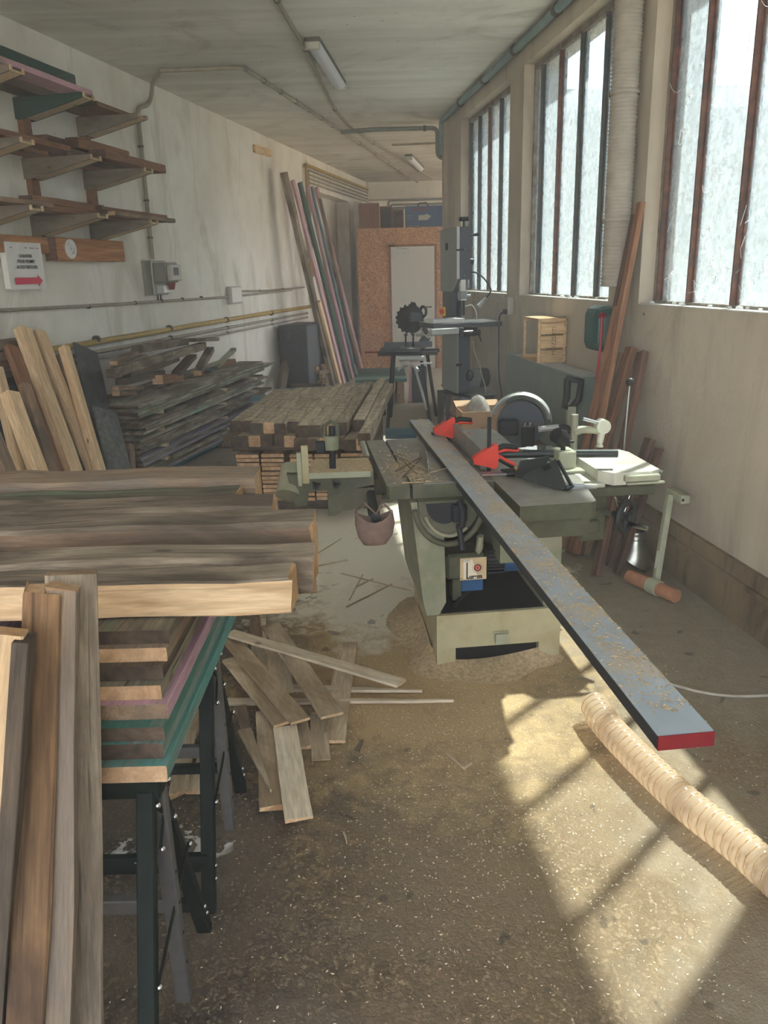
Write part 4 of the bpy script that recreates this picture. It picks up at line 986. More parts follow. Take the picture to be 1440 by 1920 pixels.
# bar clamps
def bar_clamp(name, P, label, flip=1):
    root = empty(name, P, MR, label, 'clamp', 'red bar clamps on the machine')
    rd, bk = M_['red_plastic'], M_['black_plastic']
    MB().bx(.002, .018, -.004, .004, -.085, .165, ch=.001).build('bar', M_['black_metal'], root)
    VZ2 = frame_M((0, 0, 0), (1, 0, 0), (0, -1, 0))
    m = MB(); m.prism([(-.06, .0), (-.03, .018), (.03, .052), (.045, .05), (.045, -.04), (.03, -.05), (.0, -.04), (-.055, -.025)], -.018, .018, VZ2); m.build('body', rd, root)
    m = MB(); m.tube([(.04, 0, .03), (.07, 0, .042), (.115, 0, .035), (.13, 0, .032)], .012, 8); g1 = m.build('handle', bk, root)
    m = MB(); m.tube([(.04, -.004, .018), (.08, -.004, .025), (.13, -.004, .020), (.134, -.004, .03)], .007, 6); m.build('handle_back', rd, g1)
    m = MB(); m.tube([(.042, 0, .0), (.075, 0, -.02), (.118, 0, -.042)], .012, 8); g2 = m.build('trigger', rd, root)
    m = MB(); m.tube([(.05, -.008, -.012), (.08, -.008, -.032), (.112, -.008, -.05)], .008, 6); m.build('trigger_grip', bk, g2)
    MB().bx(-.07, -.03, -.016, .016, -.032, -.018, ch=.003).build('pad', M_['roller_dark'], root)
    return root
bar_clamp('bar_clamp', Mp(-.003, .16, .868), 'red and black bar clamp nearer the viewer, gripping the long plank')
bar_clamp('bar_clamp', Mp(-.055, .80, .872), 'red bar clamp at the far end of the fence')
# plastic wedge guide lying on the infeed table
wg = empty('push_guide', Mp(.17, -.02, TZ), MR + R(8), 'dark grey triangular plastic guide lying on the planer table', 'guide')
m = MB(); VU = frame_M((0, 0, 0), (1, 0, 0), (0, -1, 0))
m.prism([(-.085, .012), (-.06, .075), (.06, .085), (.065, .07), (-.0, .004), (-.03, .0)], -.06, -.05, VU); 
m.add([(-.085, -.02, .035), (.055, -.02, .09), (.04, -.16, .0), (.018, -.17, .0), (-.085, -.035, .02), (.06, -.03, .07)], [(0, 1, 2, 3), (0, 3, 4), (1, 5, 2), (4, 3, 2, 5), (0, 4, 5, 1)])
m.build('wedge', M_['grey_dark_plastic'] if 0 else M_['roller_dark'], wg)
m = MB(); m.tube([(.062, -.03, .082), (.058, -.16, .012), (.03, -.165, .006)], .008, 5); m.build('rib', M_['roller_dark'], wg)
MB().add([(-.012, -.035, .0675), (.018, -.035, .078), (.018, -.06, .065), (-.012, -.06, .055)], [(0, 1, 2, 3)]).build('slot', M_['dark_hole'], wg)
# thin pointed sheets
for i, (pts_, dz, lb) in enumerate((([(.19, -.10), (.345, -.175), (.20, -.16)], .0, 'lowest thin pointed metal sheet on the planer table'), ([(.20, -.06), (.335, -.165), (.19, -.12)], .006, 'upper thin pointed metal sheet on the planer table'))):
    m = MB(); m.prism(pts_, TZ + dz, TZ + dz + .004); o = m.build('metal_sheet', M_['steel']); o.matrix_world = MW; tag(o, lb, 'sheet', 'thin pointed sheets on the planer table')
# yellow handled chisels
for i, (u, v, a, lb) in enumerate(((.075, .10, 4, 'upper yellow-handled chisel lying behind the red clamp'), (.085, .06, -3, 'lower yellow-handled chisel lying behind the red clamp'))):
    r_ = empty('chisel', Mp(u, v, TZ + .016 + .0 * i), MR + R(a), lb, 'chisel', 'yellow-handled chisels')
    MB().cyl((-.03, 0, 0), (.02, 0, 0), .012, .013, n=10).cyl((.02, 0, 0), (.028, 0, 0), .013, .008, n=10).build('handle', M_['black_plastic'], r_)
    MB().cyl((.028, 0, 0), (.058, 0, 0), .0135, n=10).build('handle_tip', M_['yellow_plastic'], r_)
    MB().bx(-.13, -.03, -.009, .009, -.002, .003).build('blade', M_['steel'], r_)
# canvas dust bag hung on the guide rod
bg_ = empty('canvas_bag', Mp(-.497, -.04, .58), MR, 'brown canvas pouch hanging by strings from the machine rod', 'bag')
m = MB(); top = []; N = 16
for j, (r_, z) in enumerate(((.074, .125), (.078, .09), (.068, .04), (.045, .008), (.0, .0))):
    for i in range(N):
        t = 2 * math.pi * i / N; wv_ = 1 + .06 * math.sin(3 * t + j); top.append((r_ * wv_ * math.cos(t), .62 * r_ * wv_ * math.sin(t), z + (.018 * math.cos(2 * t) if j == 0 else 0)))
m.add(top, [(j * N + i, j * N + (i + 1) % N, (j + 1) * N + (i + 1) % N, (j + 1) * N + i) for j in range(4) for i in range(N)], 0, True); m.build('pouch', M_['canvas'], bg_)
for sx in (-1, 1):
    for sy in (-.02, .03):
        MB().tube([(sx * .07, sy, .135), (sx * .035, sy * .5, .175), (0.01, 0.0, .129)], .003, 5).build('string', M_['canvas'], bg_)

# ------------------------------------------------------------------ right wall side
def RM(s, off, z): M = Matrix((-nR, dR, Vector((0, 0, 1)))).transposed().to_4x4(); M.translation = Rp(s, off, z); return M   # local x: towards the wall, y: along it
RZ = -azR
def rthing(name, s, off, z, label, cat, group=None): return empty(name, Rp(s, off, z), RZ, label, cat, group)   # local x right (to the wall), y along the wall, z up
# gas heater: tall sheet-metal case with a grating on top
ht = rthing('heater', 2.24, .12, 0, 'large grey-green sheet-metal heater with slotted top below the middle window', 'heater')
HZ = .96
MB().bx(-.105, -.10, -.82, .82, .06, HZ, ch=.002).build('front_panel', M_['heater_green'], ht)
MB().bx(-.10, .10, -.82, -.812, .06, HZ).build('side_panel', M_['heater_green'], ht)
MB().bx(-.10, .10, .812, .82, .06, HZ).build('side_panel', M_['heater_green'], ht)
MB().bx(.09, .098, -.81, .81, .06, HZ - .02).build('back_panel', M_['heater_green'], ht)
MB().bx(-.09, .09, -.80, .80, .10, .70).build('core', M_['dark_hole'], ht)
for y in (-.7, .7): MB().bx(-.09, .09, y - .03, y + .03, 0, .06).build('foot', M_['black_metal'], ht)
for i in range(40):
    y = -.80 + i * .041
    MB().bx(-.10, .092, y, y + .016, HZ - .012, HZ - .004).build('grating_bar', M_['grey_plastic'], ht)
MB().bx(-.106, -.096, -.82, .82, HZ - .004, HZ + .004).build('top_edge', M_['heater_green'], ht)
# slatted fruit crate on the heater
cr_ = rthing('wooden_crate', 2.45, .12, HZ + .005, 'small slatted wooden crate standing on end on the heater', 'crate')
cw_ = M_['crate_wood']
for y in (-.18, .17):
    for x in (-.10, .085): MB().bx(x, x + .018, y, y + .018, 0, .30).build('corner_post', cw_, cr_)
for z in (.0, .1, .2, .272):
    MB().bx(-.082, .085, -.188, -.182, z, z + (.085 if z < .25 else .028)).build('slat', cw_, cr_)
for z in (.0, .272): MB().bx(-.082, .085, .189, .195, z, z + .028).build('slat', cw_, cr_)
for k in range(3): MB().bx(.104, .110, -.18, .188, .01 + k * .098, .095 + k * .098).build('slat', cw_, cr_)
MB().bx(-.10, .10, -.18, .188, .30, .307).build('slat', cw_, cr_)
MB().bx(-.10, .10, -.18, .188, -.004, .0).build('slat', cw_, cr_)
text_mesh('stencil_lettering', 'MOZZETTI', .042, M_['pine_aged'], cr_, Matrix.Translation((.015, -.1892, .15)) @ Matrix.Rotation(math.pi / 2, 4, 'X') @ Matrix.Rotation(math.pi / 2, 4, 'Z'))
# hose reel on the pillar
rl = rthing('hose_reel', 1.47, .085, 1.25, 'dark green wall-mounted hose reel below the middle window', 'hose reel')
m = MB(); m.box((0, 0, 0), (.15, .25, .27), 0, 0, None, .055); m.build('case', M_['reel_green'], rl)
MB().bx(.06, .084, -.05, .05, -.1, .1).build('wall_bracket', M_['black_metal'], rl)
m = MB(); m.cyl((-.05, -.125, .085), (-.05, -.14, .085), .02, n=12).bx(-.075, -.025, -.15, -.13, .075, .095, ch=.004); m.build('outlet', M_['red_dark'], rl)
m = MB(); m.tube(spline([(-.05, -.14, .08), (-.055, -.148, -.1), (-.075, -.15, -.4), (-.095, -.15, -.72), (-.10, -.14, -.95)], 6), .008, 8); hs = m.build('air_hose', M_['cable_red'], rl)
MB().cyl((-.098, -.14, -.72), (-.10, -.14, -.80), .012, n=10).build('coupling', M_['steel'], hs)
# socket and black cable
sk = rthing('wall_socket', 3.68, .03, 1.31, 'grey double wall socket with black plug between the two farther windows', 'socket')
MB().box((0, 0, 0), (.055, .10, .15), 0, 0, None, .008).build('case', M_['grey_plastic'], sk)
MB().cyl((-.03, -.01, -.05), (-.06, -.01, -.05), .022, n=12).build('plug', M_['black_plastic'], sk)
MB().tube(spline([(-.06, -.01, -.05), (-.08, .04, -.1), (-.06, .12, -.3), (-.05, .14, -.6), (-.05, .02, -.85), (-.08, .1, -1.05), (-.06, .14, -1.3)], 6), .007, 6).build('cable', M_['cable_black'], sk)
MB().tube(spline([(.0, .04, .0), (.01, .6, .03), (.005, 1.2, .01), (.012, 1.9, .03)], 6), .006, 6).build('supply_cable', M_['cable_white'], sk)
# flexible duct up the pillar
fd = rthing('ventilation_duct', 1.27, .10, 1.50, 'grey ribbed flexible duct running up the pillar between two windows', 'duct')
m = MB(); pr = []
for i in range(86):
    z = i * .020; pr += [(.072, z), (.078, z + .007), (.072, z + .014)]
m.lathe(pr, None, 20); m.build('duct_hose', M_['duct_beige'], fd)
m = MB()
for z in (.35, 1.0): m.lathe([(.080, z), (.083, z), (.083, z + .02), (.080, z + .02)], None, 20)
m.build('duct_band', M_['duct_beige'], fd)
# mouldings and planks leaning in the corner beyond the machine
grpR = 'brown planks leaning by the hose reel'
pr1 = lean_plane(Rp, 1.98, .04, .40); pr2 = lean_plane(Rp, 1.22, .05, .42, -.0); pr3 = lean_plane(Rp, 1.22, .05, .42, .05)
def leanR(pl, top, low, w_, t, m_, lb): return lean('leaning_plank', Rp, pl, top, low, w_, t, m_, 'deep_brown', lb, grpR, 'plank', wob=.001)
leanR(pr1, (1202, 380), (1128, 780), .055, .03, 'red_brown', 'tallest reddish plank reaching up the pillar')
leanR(lean_plane(Rp, 1.98, .03, .36), (1192, 402), (1110, 800), .06, .03, 'deep_brown', 'tall dark plank just behind the tallest one')
leanR(lean_plane(Rp, 1.75, .05, .44), (1158, 575), (1108, 790), .05, .03, 'red_brown', 'third tallest plank, left of the two tall ones')
leanR(pr2, (1166, 662), (1112, 840), .07, .04, 'pine_aged', 'tan broad plank ending at heater height')
leanR(pr2, (1184, 652), (1130, 840), .08, .04, 'red_brown', 'broad red-brown plank ending at heater height')
leanR(pr2, (1206, 660), (1160, 880), .07, .035, 'deep_brown', 'dark brown plank right of the broad ones')
leanR(pr3, (1178, 680), (1118, 900), .05, .03, 'old_grey', 'greyish thin plank in front of the broad ones')
leanR(lean_plane(Rp, .75, .05, .30), (1219, 822), (1152, 1020), .08, .03, 'deep_brown', 'short plank with a notched top, nearer the viewer')
leanR(lean_plane(Rp, .75, .05, .30), (1236, 840), (1178, 1010), .05, .03, 'deep_brown', 'shortest dark plank against the right wall')
leanR(lean_plane(Rp, 1.0, .05, .36), (1160, 830), (1090, 1060), .06, .04, 'pine_aged', 'orange-tan plank whose foot shows below the machine')
leanR(lean_plane(Rp, 1.0, .05, .42), (1130, 830), (1068, 1050), .06, .04, 'deep_brown', 'plank with the leftmost foot behind the machine')
# mitre gauge pole lying against the wall with its rust roller
rp_ = empty('roller_stand', at_z(1228, 1108, .0), 0, 'grey steel arm with orange roller foot leaning against the right wall', 'roller stand')
b0 = Vector((0, 0, .04)); t0 = onR(1256, 928, .10) - rp_.location
m = MB(); Mq = frame_M((b0 + t0) / 2, t0 - b0, nR); m.box((0, 0, 0), ((t0 - b0).length, .035, .030), 0, 0, Mq, .002); m.build('arm', M_['mach_light'], rp_)
m = MB(); m.box((0, 0, 0), (.05, .16, .045), 0, RZ, Matrix.Translation(t0 + Vector((.035, -.02, .0))), .004); m.build('head_bracket', M_['mach_light'], rp_)
MB().sphere(tuple(t0 + Vector((.03, -.10, .0))), .008, 8).build('bolt_hole', M_['dark_hole'], rp_)
MB().box((0, 0, 0), (.09, .022, .0315), 0, 0, frame_M(b0 + (t0 - b0) * .27, t0 - b0, nR)).build('sticker', M_['white_plastic'], rp_)
ra = at_z(1180, 1080, .04) - rp_.location; rb = at_z(1268, 1118, .04) - rp_.location
MB().cyl(ra, rb, .035, n=18).build('roller', M_['terracotta'], rp_)
m = MB(); m.cyl(ra * .55 + rb * .45, ra * .35 + rb * .65, .041, n=18); m.build('roller_clamp', M_['mach_light'], rp_)
# galvanised saddle branch standing on the floor
gv = empty('duct_branch', at_z(1188, 1062, 0), 0, 'shiny galvanised duct branch standing on the floor by the right wall', 'duct branch')
m = MB(); N = 28; ringv = []
for j, (r_, z) in enumerate(((.095, .0), (.09, .05), (.075, .12), (.052, .165), (.052, .215))):
    for i in range(N):
        t = 2 * math.pi * i / N; zz = z + (.075 * (1 - abs(math.sin(t - .6))) ** .7 if j == 0 else .03 * (1 - abs(math.sin(t - .6))) if j == 1 else 0); ringv.append((r_ * math.cos(t), r_ * math.sin(t), zz))
m.add(ringv, [(j * N + i, j * N + (i + 1) % N, (j + 1) * N + (i + 1) % N, (j + 1) * N + i) for j in range(4) for i in range(N)], 0, True); m.build('saddle', M_['galv'], gv, recalc=False)
MB().lathe([(.053, .165), (.056, .17), (.053, .175)], None, 28).lathe([(.054, .19), (.056, .20), (.054, .21)], None, 28).build('collar_bead', M_['galv'], gv)
# clear ribbed suction hose on the floor
hp = spline([at_z(1113, 1322, .062), at_z(1140, 1362, .058), at_z(1200, 1425, .058), at_z(1290, 1510, .058), at_z(1380, 1580, .058), at_z(1470, 1660, .058), at_z(1640, 1800, .058), at_z(1900, 1950, .058)], 24)
ho = empty('suction_hose', (hp[0].x, hp[0].y, 0), 0, 'clear ribbed suction hose lying on the sunlit floor at lower right', 'hose')
hl = [p - ho.location for p in hp]; pts = []; rad = []; acc = 0; L0 = 0
seglen = [0]
for a, b in zip(hl, hl[1:]): seglen.append(seglen[-1] + (b - a).length)
tot = seglen[-1]; n = int(tot / .006)
def along(d):
    for i in range(len(hl) - 1):
        if seglen[i + 1] >= d: 
            f = (d - seglen[i]) / max(1e-6, seglen[i + 1] - seglen[i]); return hl[i] * (1 - f) + hl[i + 1] * f
    return hl[-1]
for k in range(n + 1):
    d = tot * k / n; pts.append(along(d)); rad.append(.049 + .0045 * (.5 + .5 * math.cos(2 * math.pi * d / .030)))
m = MB(); m.tube(pts, .05, 20, 0, False, rad); m.build('hose_wall', M_['clear_plastic'], ho, recalc=False)
m = MB(); sp_ = []
for k in range(int(tot / .030 * 10)):
    d = k * .003; p = along(d); x, y, z = basis(along(min(tot, d + .01)) - along(max(0, d - .01))); t = 2 * math.pi * k / 10
    sp_.append(p + y * (.0525 * math.cos(t)) + z * (.0525 * math.sin(t)))
m.tube(sp_, .0018, 4); m.build('wire_spiral', M_['crate_wood'], ho)
tag(MB().tube(spline([at_z(1150, 1255, .006), at_z(1265, 1285, .006), at_z(1310, 1297, .006), at_z(1370, 1305, .006), at_z(1440, 1304, .006), at_z(1560, 1295, .006)], 8), .006, 8).build('floor_cable', M_['cable_white']), 'thin pale cable lying on the floor right of the long plank', 'cable')

# ------------------------------------------------------------------ behind the machine
bn = empty('low_bench', (.86, 5.05, 0), R(4), 'low dark bench behind the machine, carrying the cardboard box', 'bench')
MB().bx(-.38, .22, -.42, .72, .47, .50).build('bench_top', M_['old_dark'], bn)
for x in (-.34, .18):
    for y in (-.38, .68): MB().bx(x - .025, x + .025, y - .025, y + .025, 0, .47).build('leg', M_['old_dark'], bn)
cb = empty('cardboard_box', (.70, 5.45, .50), R(4), 'open brown cardboard box with a grey cloth inside, beside the band saw', 'box')
cbm = M_['cardboard']
for x0, x1, y0, y1 in ((-.16, .16, -.12, -.115), (-.16, .16, .145, .15), (-.16, -.155, -.115, .145), (.155, .16, -.115, .145)): MB().bx(x0, x1, y0, y1, 0, .19).build('side', cbm, cb)
MB().bx(-.155, .155, -.115, .145, 0, .004).build('bottom', cbm, cb)
MB().add([(-.16, .15, .19), (.16, .15, .19), (.16, .25, .215), (-.16, .25, .215)], [(0, 1, 2, 3)]).build('flap', cbm, cb)
MB().add([(.16, -.115, .19), (.16, .145, .19), (.27, .14, .205), (.27, -.11, .20)], [(0, 1, 2, 3)]).build('flap', cbm, cb)
text_mesh('printed_mark', 'JJ', .04, M_['ink_black'], cb, Matrix.Translation((-.02, -.1206, .07)) @ Matrix.Rotation(math.pi / 2, 4, 'X'))
m = MB(); vs = []; q = random.Random(5)
for j, (r_, z) in enumerate(((.10, .02), (.095, .12), (.075, .20), (.04, .265), (.006, .285))):
    for i in range(18):
        t = 2 * math.pi * i / 18; k = 1 + .14 * math.sin(5 * t + j * .4) + q.uniform(-.04, .04); vs.append((-.03 + r_ * k * math.cos(t), .0 + .85 * r_ * k * math.sin(t), .004 + z))
m.add(vs, [(j * 18 + i, j * 18 + (i + 1) % 18, (j + 1) * 18 + (i + 1) % 18, (j + 1) * 18 + i) for j in range(4) for i in range(18)], 0, True)
clo = m.build('grey_cloth', M_['cloth']); clo.location = (.70, 5.45, .50); clo.rotation_euler = (0, 0, R(4)); tag(clo, 'crumpled striped grey cloth sticking out of the cardboard box', 'cloth')
# portable chop saw on the bench
cs = empty('chop_saw', (.885, 4.80, .50), R(-12), 'portable chop saw with curved silver guard behind the planer table', 'chop saw')
m = MB(); m.bx(-.20, .17, -.12, .14, 0, .035, ch=.006); m.build('base', M_['saw_light'], cs)
Mg = Matrix.Translation((-.03, .0, .20)) @ Matrix.Rotation(math.pi / 2, 4, 'X')
m = MB(); m.lathe([(.16, -.075), (.185, -.06), (.192, -.03), (.192, .045), (.185, .06)], Mg, 24, 0, R(5), R(165)); gd_ = m.build('blade_guard', M_['saw_light'], cs)
for k in range(7):
    t = R(100 + k * 9); p = Vector((-.03 + .192 * math.cos(t), 0, .20 + .192 * math.sin(t))); MB().box((0, 0, 0), (.003, .085, .003), 0, 0, frame_M(p, (math.cos(t), 0, math.sin(t)), (0, 1, 0))).build('guard_rib', M_['grey_dark_plastic'], gd_)
m = MB(); m.cyl((-.03, -.035, .20), (-.03, .035, .20), .145, n=28); m.build('guard_inner', M_['saw_grey'], cs)
m = MB(); m.box((-.10, -.06, .19), (.12, .06, .10), 0, 0, Matrix.Rotation(0, 4, 'Y'), .012); m.build('motor', M_['black_metal'], cs)
m = MB(); m.bx(-.02, .06, -.12, -.04, .08, .20, ch=.008); m.build('gear_case', M_['black_plastic'], cs)
for x in (.0, .03): MB().cyl((x, -.08, .20), (x, -.08, .225), .012, n=10).build('bolt', M_['bolt'], cs)
m = MB(); m.cyl((.08, -.10, .185), (.20, -.10, .20), .018, n=12); hb = m.build('handle_grip', M_['saw_light'], cs)
m = MB(); m.tube(arc_pts([(.19, -.10, .2), (.26, -.10, .205), (.27, -.10, .12), (.25, -.08, .02)], .05), .014, 10); m.build('handle_bow', M_['black_plastic'], hb)
m = MB(); m.cyl((.10, -.11, .035), (.10, -.11, .085), .02, .026, n=14); m.build('clamp_foot', M_['steel'], cs)
# D-grip tool standing in front of the heater
dg = empty('dgrip_tool', onR(1072, 1000, .34) * 1.0, 0, 'pole with a black D-shaped grip standing in front of the heater', 'tool')
P_ = onR(1072, 740, .285); dg.location = (P_.x, P_.y, 0); zc = P_.z
MB().bx(-.025, .025, -.025, .025, 0, zc - .07, ch=.003).build('pole', M_['mach_light'], dg)
MB().bx(-.05, .05, -.05, .05, 0, .02).build('foot_plate', M_['mach_light'], dg)
m = MB(); m.tube([(-.03, 0, zc + .10), (-.03, 0, zc - .02), (-.045, 0, zc - .07), (.0, 0, zc - .085), (.045, 0, zc - .03), (.055, 0, zc + .08), (-.03, 0, zc + .10), (-.03, 0, zc + .05)], .023, 8); m.build('grip', M_['black_plastic'], dg)
# leaning framed panel and board beside the band saw
pp = empty('leaning_case', at_y(822, 790, 6.2) * 1.0, 0, 'black-lined wooden case leaning beside the band saw base', 'case'); pp.location = (at_y(828, 790, 6.25).x, 6.25, 0); pp.rotation_euler = (0, R(14), R(10))
MB().bx(-.07, -.05, -.12, .16, .04, .66).build('side', M_['pine_aged'], pp); MB().bx(.08, .10, -.12, .16, .04, .66).build('side', M_['black_metal'], pp)
MB().bx(-.05, .08, .14, .16, .04, .66).build('back', M_['black_metal'], pp); MB().bx(-.05, .08, -.12, .14, .04, .06).build('bottom', M_['pine_aged'], pp); MB().bx(-.05, .08, -.12, .14, .64, .66).build('top', M_['dark_panel'], pp)

# ------------------------------------------------------------------ band saw
bs = empty('band_saw', (.715, 7.32, 0), R(13), 'tall grey band saw with tilted lamp beside the right wall', 'band saw')
sg, sp_, sl_ = M_['saw_grey'], M_['saw_panel'], M_['saw_light']
Mz = frame_M((0, 0, 0), (0, 1, 0), (-1, 0, 0))     # prism profile in (y,z'), thickness along -x
def yz(poly, x0, x1, name, mat, par=bs):
    m = MB(); n = len(poly); vs = [(x0, p[0], p[1]) for p in poly] + [(x1, p[0], p[1]) for p in poly]
    m.add(vs, [tuple(range(n))[::-1], tuple(range(n, 2 * n))] + [(i, (i + 1) % n, n + (i + 1) % n, n + i) for i in range(n)]); return m.build(name, mat, par)
yz([(0, 1.545), (0, 1.985), (.50, 1.985), (.50, 1.43), (.17, 1.43)], .012, .115, 'upper_wheel_case', sg)
ud = yz([(.004, 1.55), (.004, 1.98), (.496, 1.98), (.496, 1.435), (.172, 1.435)], -.010, .010, 'upper_door', sp_)
yz([(-.004, 1.545), (-.004, 1.985), (.004, 1.985), (.004, 1.545)], -.012, .012, 'door_edge', sl_)
MB().bx(-.0115, -.010, .26, .33, 1.80, 1.86).build('door_window', M_['dark_panel'], ud)
for z in (1.575, 1.965, 1.80): MB().sphere((.06, -.002, z), .006, 8).build('bolt', M_['bolt'], bs)
MB().cyl((-.02, -.01, 1.79), (.05, -.012, 1.79), .009, n=10).build('door_latch', M_['black_metal'], bs)
MB().bx(.0, .11, .22, .46, .52, 1.46, ch=.004).build('column', sg, bs)
MB().cyl((.06, .02, 1.985), (.06, .02, 2.03), .010, n=10).bx(.02, .10, -.01, .05, 2.03, 2.065, ch=.006).build('tension_knob', M_['black_plastic'], bs)
MB().cyl((.115, .03, 1.915), (.15, .03, 1.915), .007, n=8).cyl((.15, .03, 1.915), (.20, .03, 1.92), .010, .017, n=10).build('crank', M_['black_plastic'], bs)
MB().cyl((.115, .02, 1.69), (.145, .02, 1.69), .03, n=14).build('tracking_knob', M_['black_plastic'], bs)
MB().bx(.03, .075, .01, .055, 1.43, 1.545).build('guide_post', M_['white_plastic'], bs)
m = MB().bx(.015, .085, -.01, .06, 1.36, 1.44, ch=.008).cyl((.085, .02, 1.40), (.125, .02, 1.40), .010, n=8).cyl((.105, .02, 1.47), (.105, .02, 1.55), .008, n=8); m.build('blade_guide', M_['steel'], bs)
MB().bx(.045, .048, .025, .04, 1.19, 1.36).build('blade', M_['steel'], bs)
MB().bx(.06, .12, .16, .22, 1.22, 1.46).build('blade_cover', M_['black_metal'], bs)
MB().bx(-.30, .34, -.22, .24, 1.135, 1.175, ch=.003).build('saw_table', M_['dark_panel'], bs)
MB().bx(-.295, .335, -.215, .235, 1.175, 1.178).build('table_top', M_['cast_bright'], bs)
MB().bx(.02, .15, -.10, .16, 1.05, 1.135, ch=.01).bx(.06, .10, .1, .3, .95, 1.08).build('trunnion', M_['black_metal'], bs)
MB().cyl((.15, .0, 1.07), (.21, .0, 1.07), .025, n=12).cyl((.19, -.02, 1.07), (.215, -.03, .99), .007, n=8).build('tilt_lock', M_['black_plastic'], bs)
MB().bx(-.34, -.08, -.30, -.24, 1.09, 1.14, ch=.004).build('fence_rail', sl_, bs)
MB().bx(-.09, -.05, -.31, -.23, 1.08, 1.145, ch=.006).build('rail_cap', M_['black_plastic'], bs)
MB().cyl((-.05, -.26, 1.10), (.05, -.24, 1.10), .012, n=10).build('rail_rod', M_['chrome'], bs)
yz([(.0, .52), (.0, 1.09), (.46, 1.09), (.46, .52)], .012, .115, 'lower_wheel_case', sg)
ld = yz([(.004, .525), (.004, 1.085), (.456, 1.085), (.456, .525)], -.010, .010, 'lower_door', sp_)
MB().cyl((-.02, -.01, .79), (.03, -.012, .79), .012, n=10).build('door_latch', M_['black_metal'], bs)
for z in (.77, .80): MB().sphere((.035, -.002, z), .006, 8).build('bolt', M_['bolt'], bs)
m = MB(); m.bx(-.06, .36, -.05, .50, 0, .06).bx(-.05, .35, -.04, .49, .06, .50, ch=.005).build('base_cabinet', M_['black_metal'], bs)
MB().bx(.10, .36, -.06, .5, .50, .525, ch=.004).build('base_top', sp_, bs)
for x in (.0, .30): MB().sphere((x, -.042, .42), .007, 8).build('bolt', M_['bolt'], bs)
mt_ = MB(); mt_.cyl((.115, .12, .645), (.24, .12, .645), .085, n=22); mtr = mt_.build('motor', M_['saw_panel'], bs)
for k in range(9):
    t = R(-80 + k * 20); MB().bx(.13, .235, .12 - .09 * math.cos(t) - .004, .12 - .09 * math.cos(t) + .004, .645 + .09 * math.sin(t) - .003, .645 + .09 * math.sin(t) + .003).build('cooling_fin', M_['saw_panel'], mtr)
m = MB(); m.lathe([(.09, 0), (.092, .05), (.085, .09), (.0, .10)], Matrix.Translation((.24, .12, .645)) @ Matrix.Rotation(math.pi / 2, 4, 'Y'), 22); m.build('motor_cap', M_['dark_panel'], bs)
m = MB(); m.lathe([(.045 + .008 * math.cos(t), .008 * math.sin(t)) for t in [2 * math.pi * i / 8 for i in range(9)]], Matrix.Translation((.10, -.04, .69)) @ Matrix.Rotation(math.pi / 2, 4, 'X') @ Matrix.Rotation(R(30), 4, 'Y'), 20); hw_ = m.build('belt_handwheel', M_['black_plastic'], bs)
MB().bx(.06, .14, -.045, -.035, .684, .696).build('wheel_spoke', M_['chrome'], hw_)
MB().cyl((.10, -.04, .69), (.10, .0, .69), .012, n=8).build('wheel_hub', M_['black_plastic'], hw_)
lp = MB().tube(spline([(.115, .02, 1.60), (.17, .0, 1.595), (.24, -.02, 1.54), (.29, -.04, 1.46), (.285, -.05, 1.42), (.23, -.06, 1.36)], 6), .007, 8).build('lamp_neck', M_['black_metal'], bs)
MB().cyl((.245, -.058, 1.375), (.17, -.07, 1.305), .013, .024, n=14).build('lamp_head', M_['saw_light'], lp)
m = MB().bx(-.08, -.05, .20, .24, 1.215, 1.30, ch=.006); m.build('switch', M_['yellow_plastic'], bs)
MB().cyl((-.10, .20, 1.26), (-.075, .21, 1.26), .022, n=12).build('switch_button', M_['red_plastic'], bs)
MB().tube(spline([(.10, .1, 1.30), (.16, .08, 1.31), (.20, .07, 1.24), (.20, .07, 1.18)], 5), .007, 6).build('hose', M_['cable_white'], bs)
MB().tube(spline([(.14, -.02, 1.0), (.15, -.03, .9), (.19, -.04, .8), (.21, -.05, .7), (.24, -.06, .6), (.25, -.06, .53)], 5), .007, 6).build('cable', M_['cable_white'], bs)
bk_ = empty('book', bs.matrix_basis @ Vector((-.12, -.02, 1.178)), R(20), 'white booklet lying on the band saw table', 'book')
MB().bx(-.17, .13, -.10, .10, 0, .025, ch=.002).build('pages', M_['paper_white'], bk_); MB().bx(-.18, .135, -.105, .105, .025, .030).build('cover', M_['paper'], bk_); MB().bx(-.10, .02, -.02, .02, .030, .031).build('cover_print', M_['blue_motor'], bk_)
bk_.location = (Matrix.Translation(bs.location) @ Matrix.Rotation(R(13), 4, 'Z')) @ Vector((-.12, -.02, 1.178))

# ------------------------------------------------------------------ mitre saw on its stand
MSY = 8.6; ms0 = at_y(775, 655, MSY)
ms = empty('mitre_saw_stand', (ms0.x - .02, MSY, 0), R(-4), 'black folding mitre saw stand with bright rollers in front of the white door', 'saw stand')
zt = ms0.z
bl, chm = M_['black_metal'], M_['saw_light']
MB().bx(-.36, .28, -.05, -.01, zt - .06, zt - .02, ch=.004).build('rail', bl, ms); MB().bx(-.30, .30, .25, .29, zt - .06, zt - .02, ch=.004).build('rail', bl, ms)
for (x0, y0, x1, y1) in ((-.20, -.02, -.26, -.30), (.10, -.02, .20, -.32), (-.20, .27, -.27, .52), (.16, .27, .26, .52)):
    MB().cyl((x0, y0, zt - .05), (x1, y1, .02), .020, n=10).sphere((x1, y1, .022), .022, 8).build('leg', bl, ms)
MB().cyl((-.13, -.12, zt - .085), (.13, -.10, zt - .085), .028, n=14).build('roller', chm, ms)
MB().bx(-.12, .22, -.14, -.11, zt - .145, zt - .13).build('roller_bracket', chm, ms)
MB().cyl((-.05, -.06, zt - .16), (-.14, -.16, zt - .20), .018, n=10).build('clamp_arm', chm, ms)
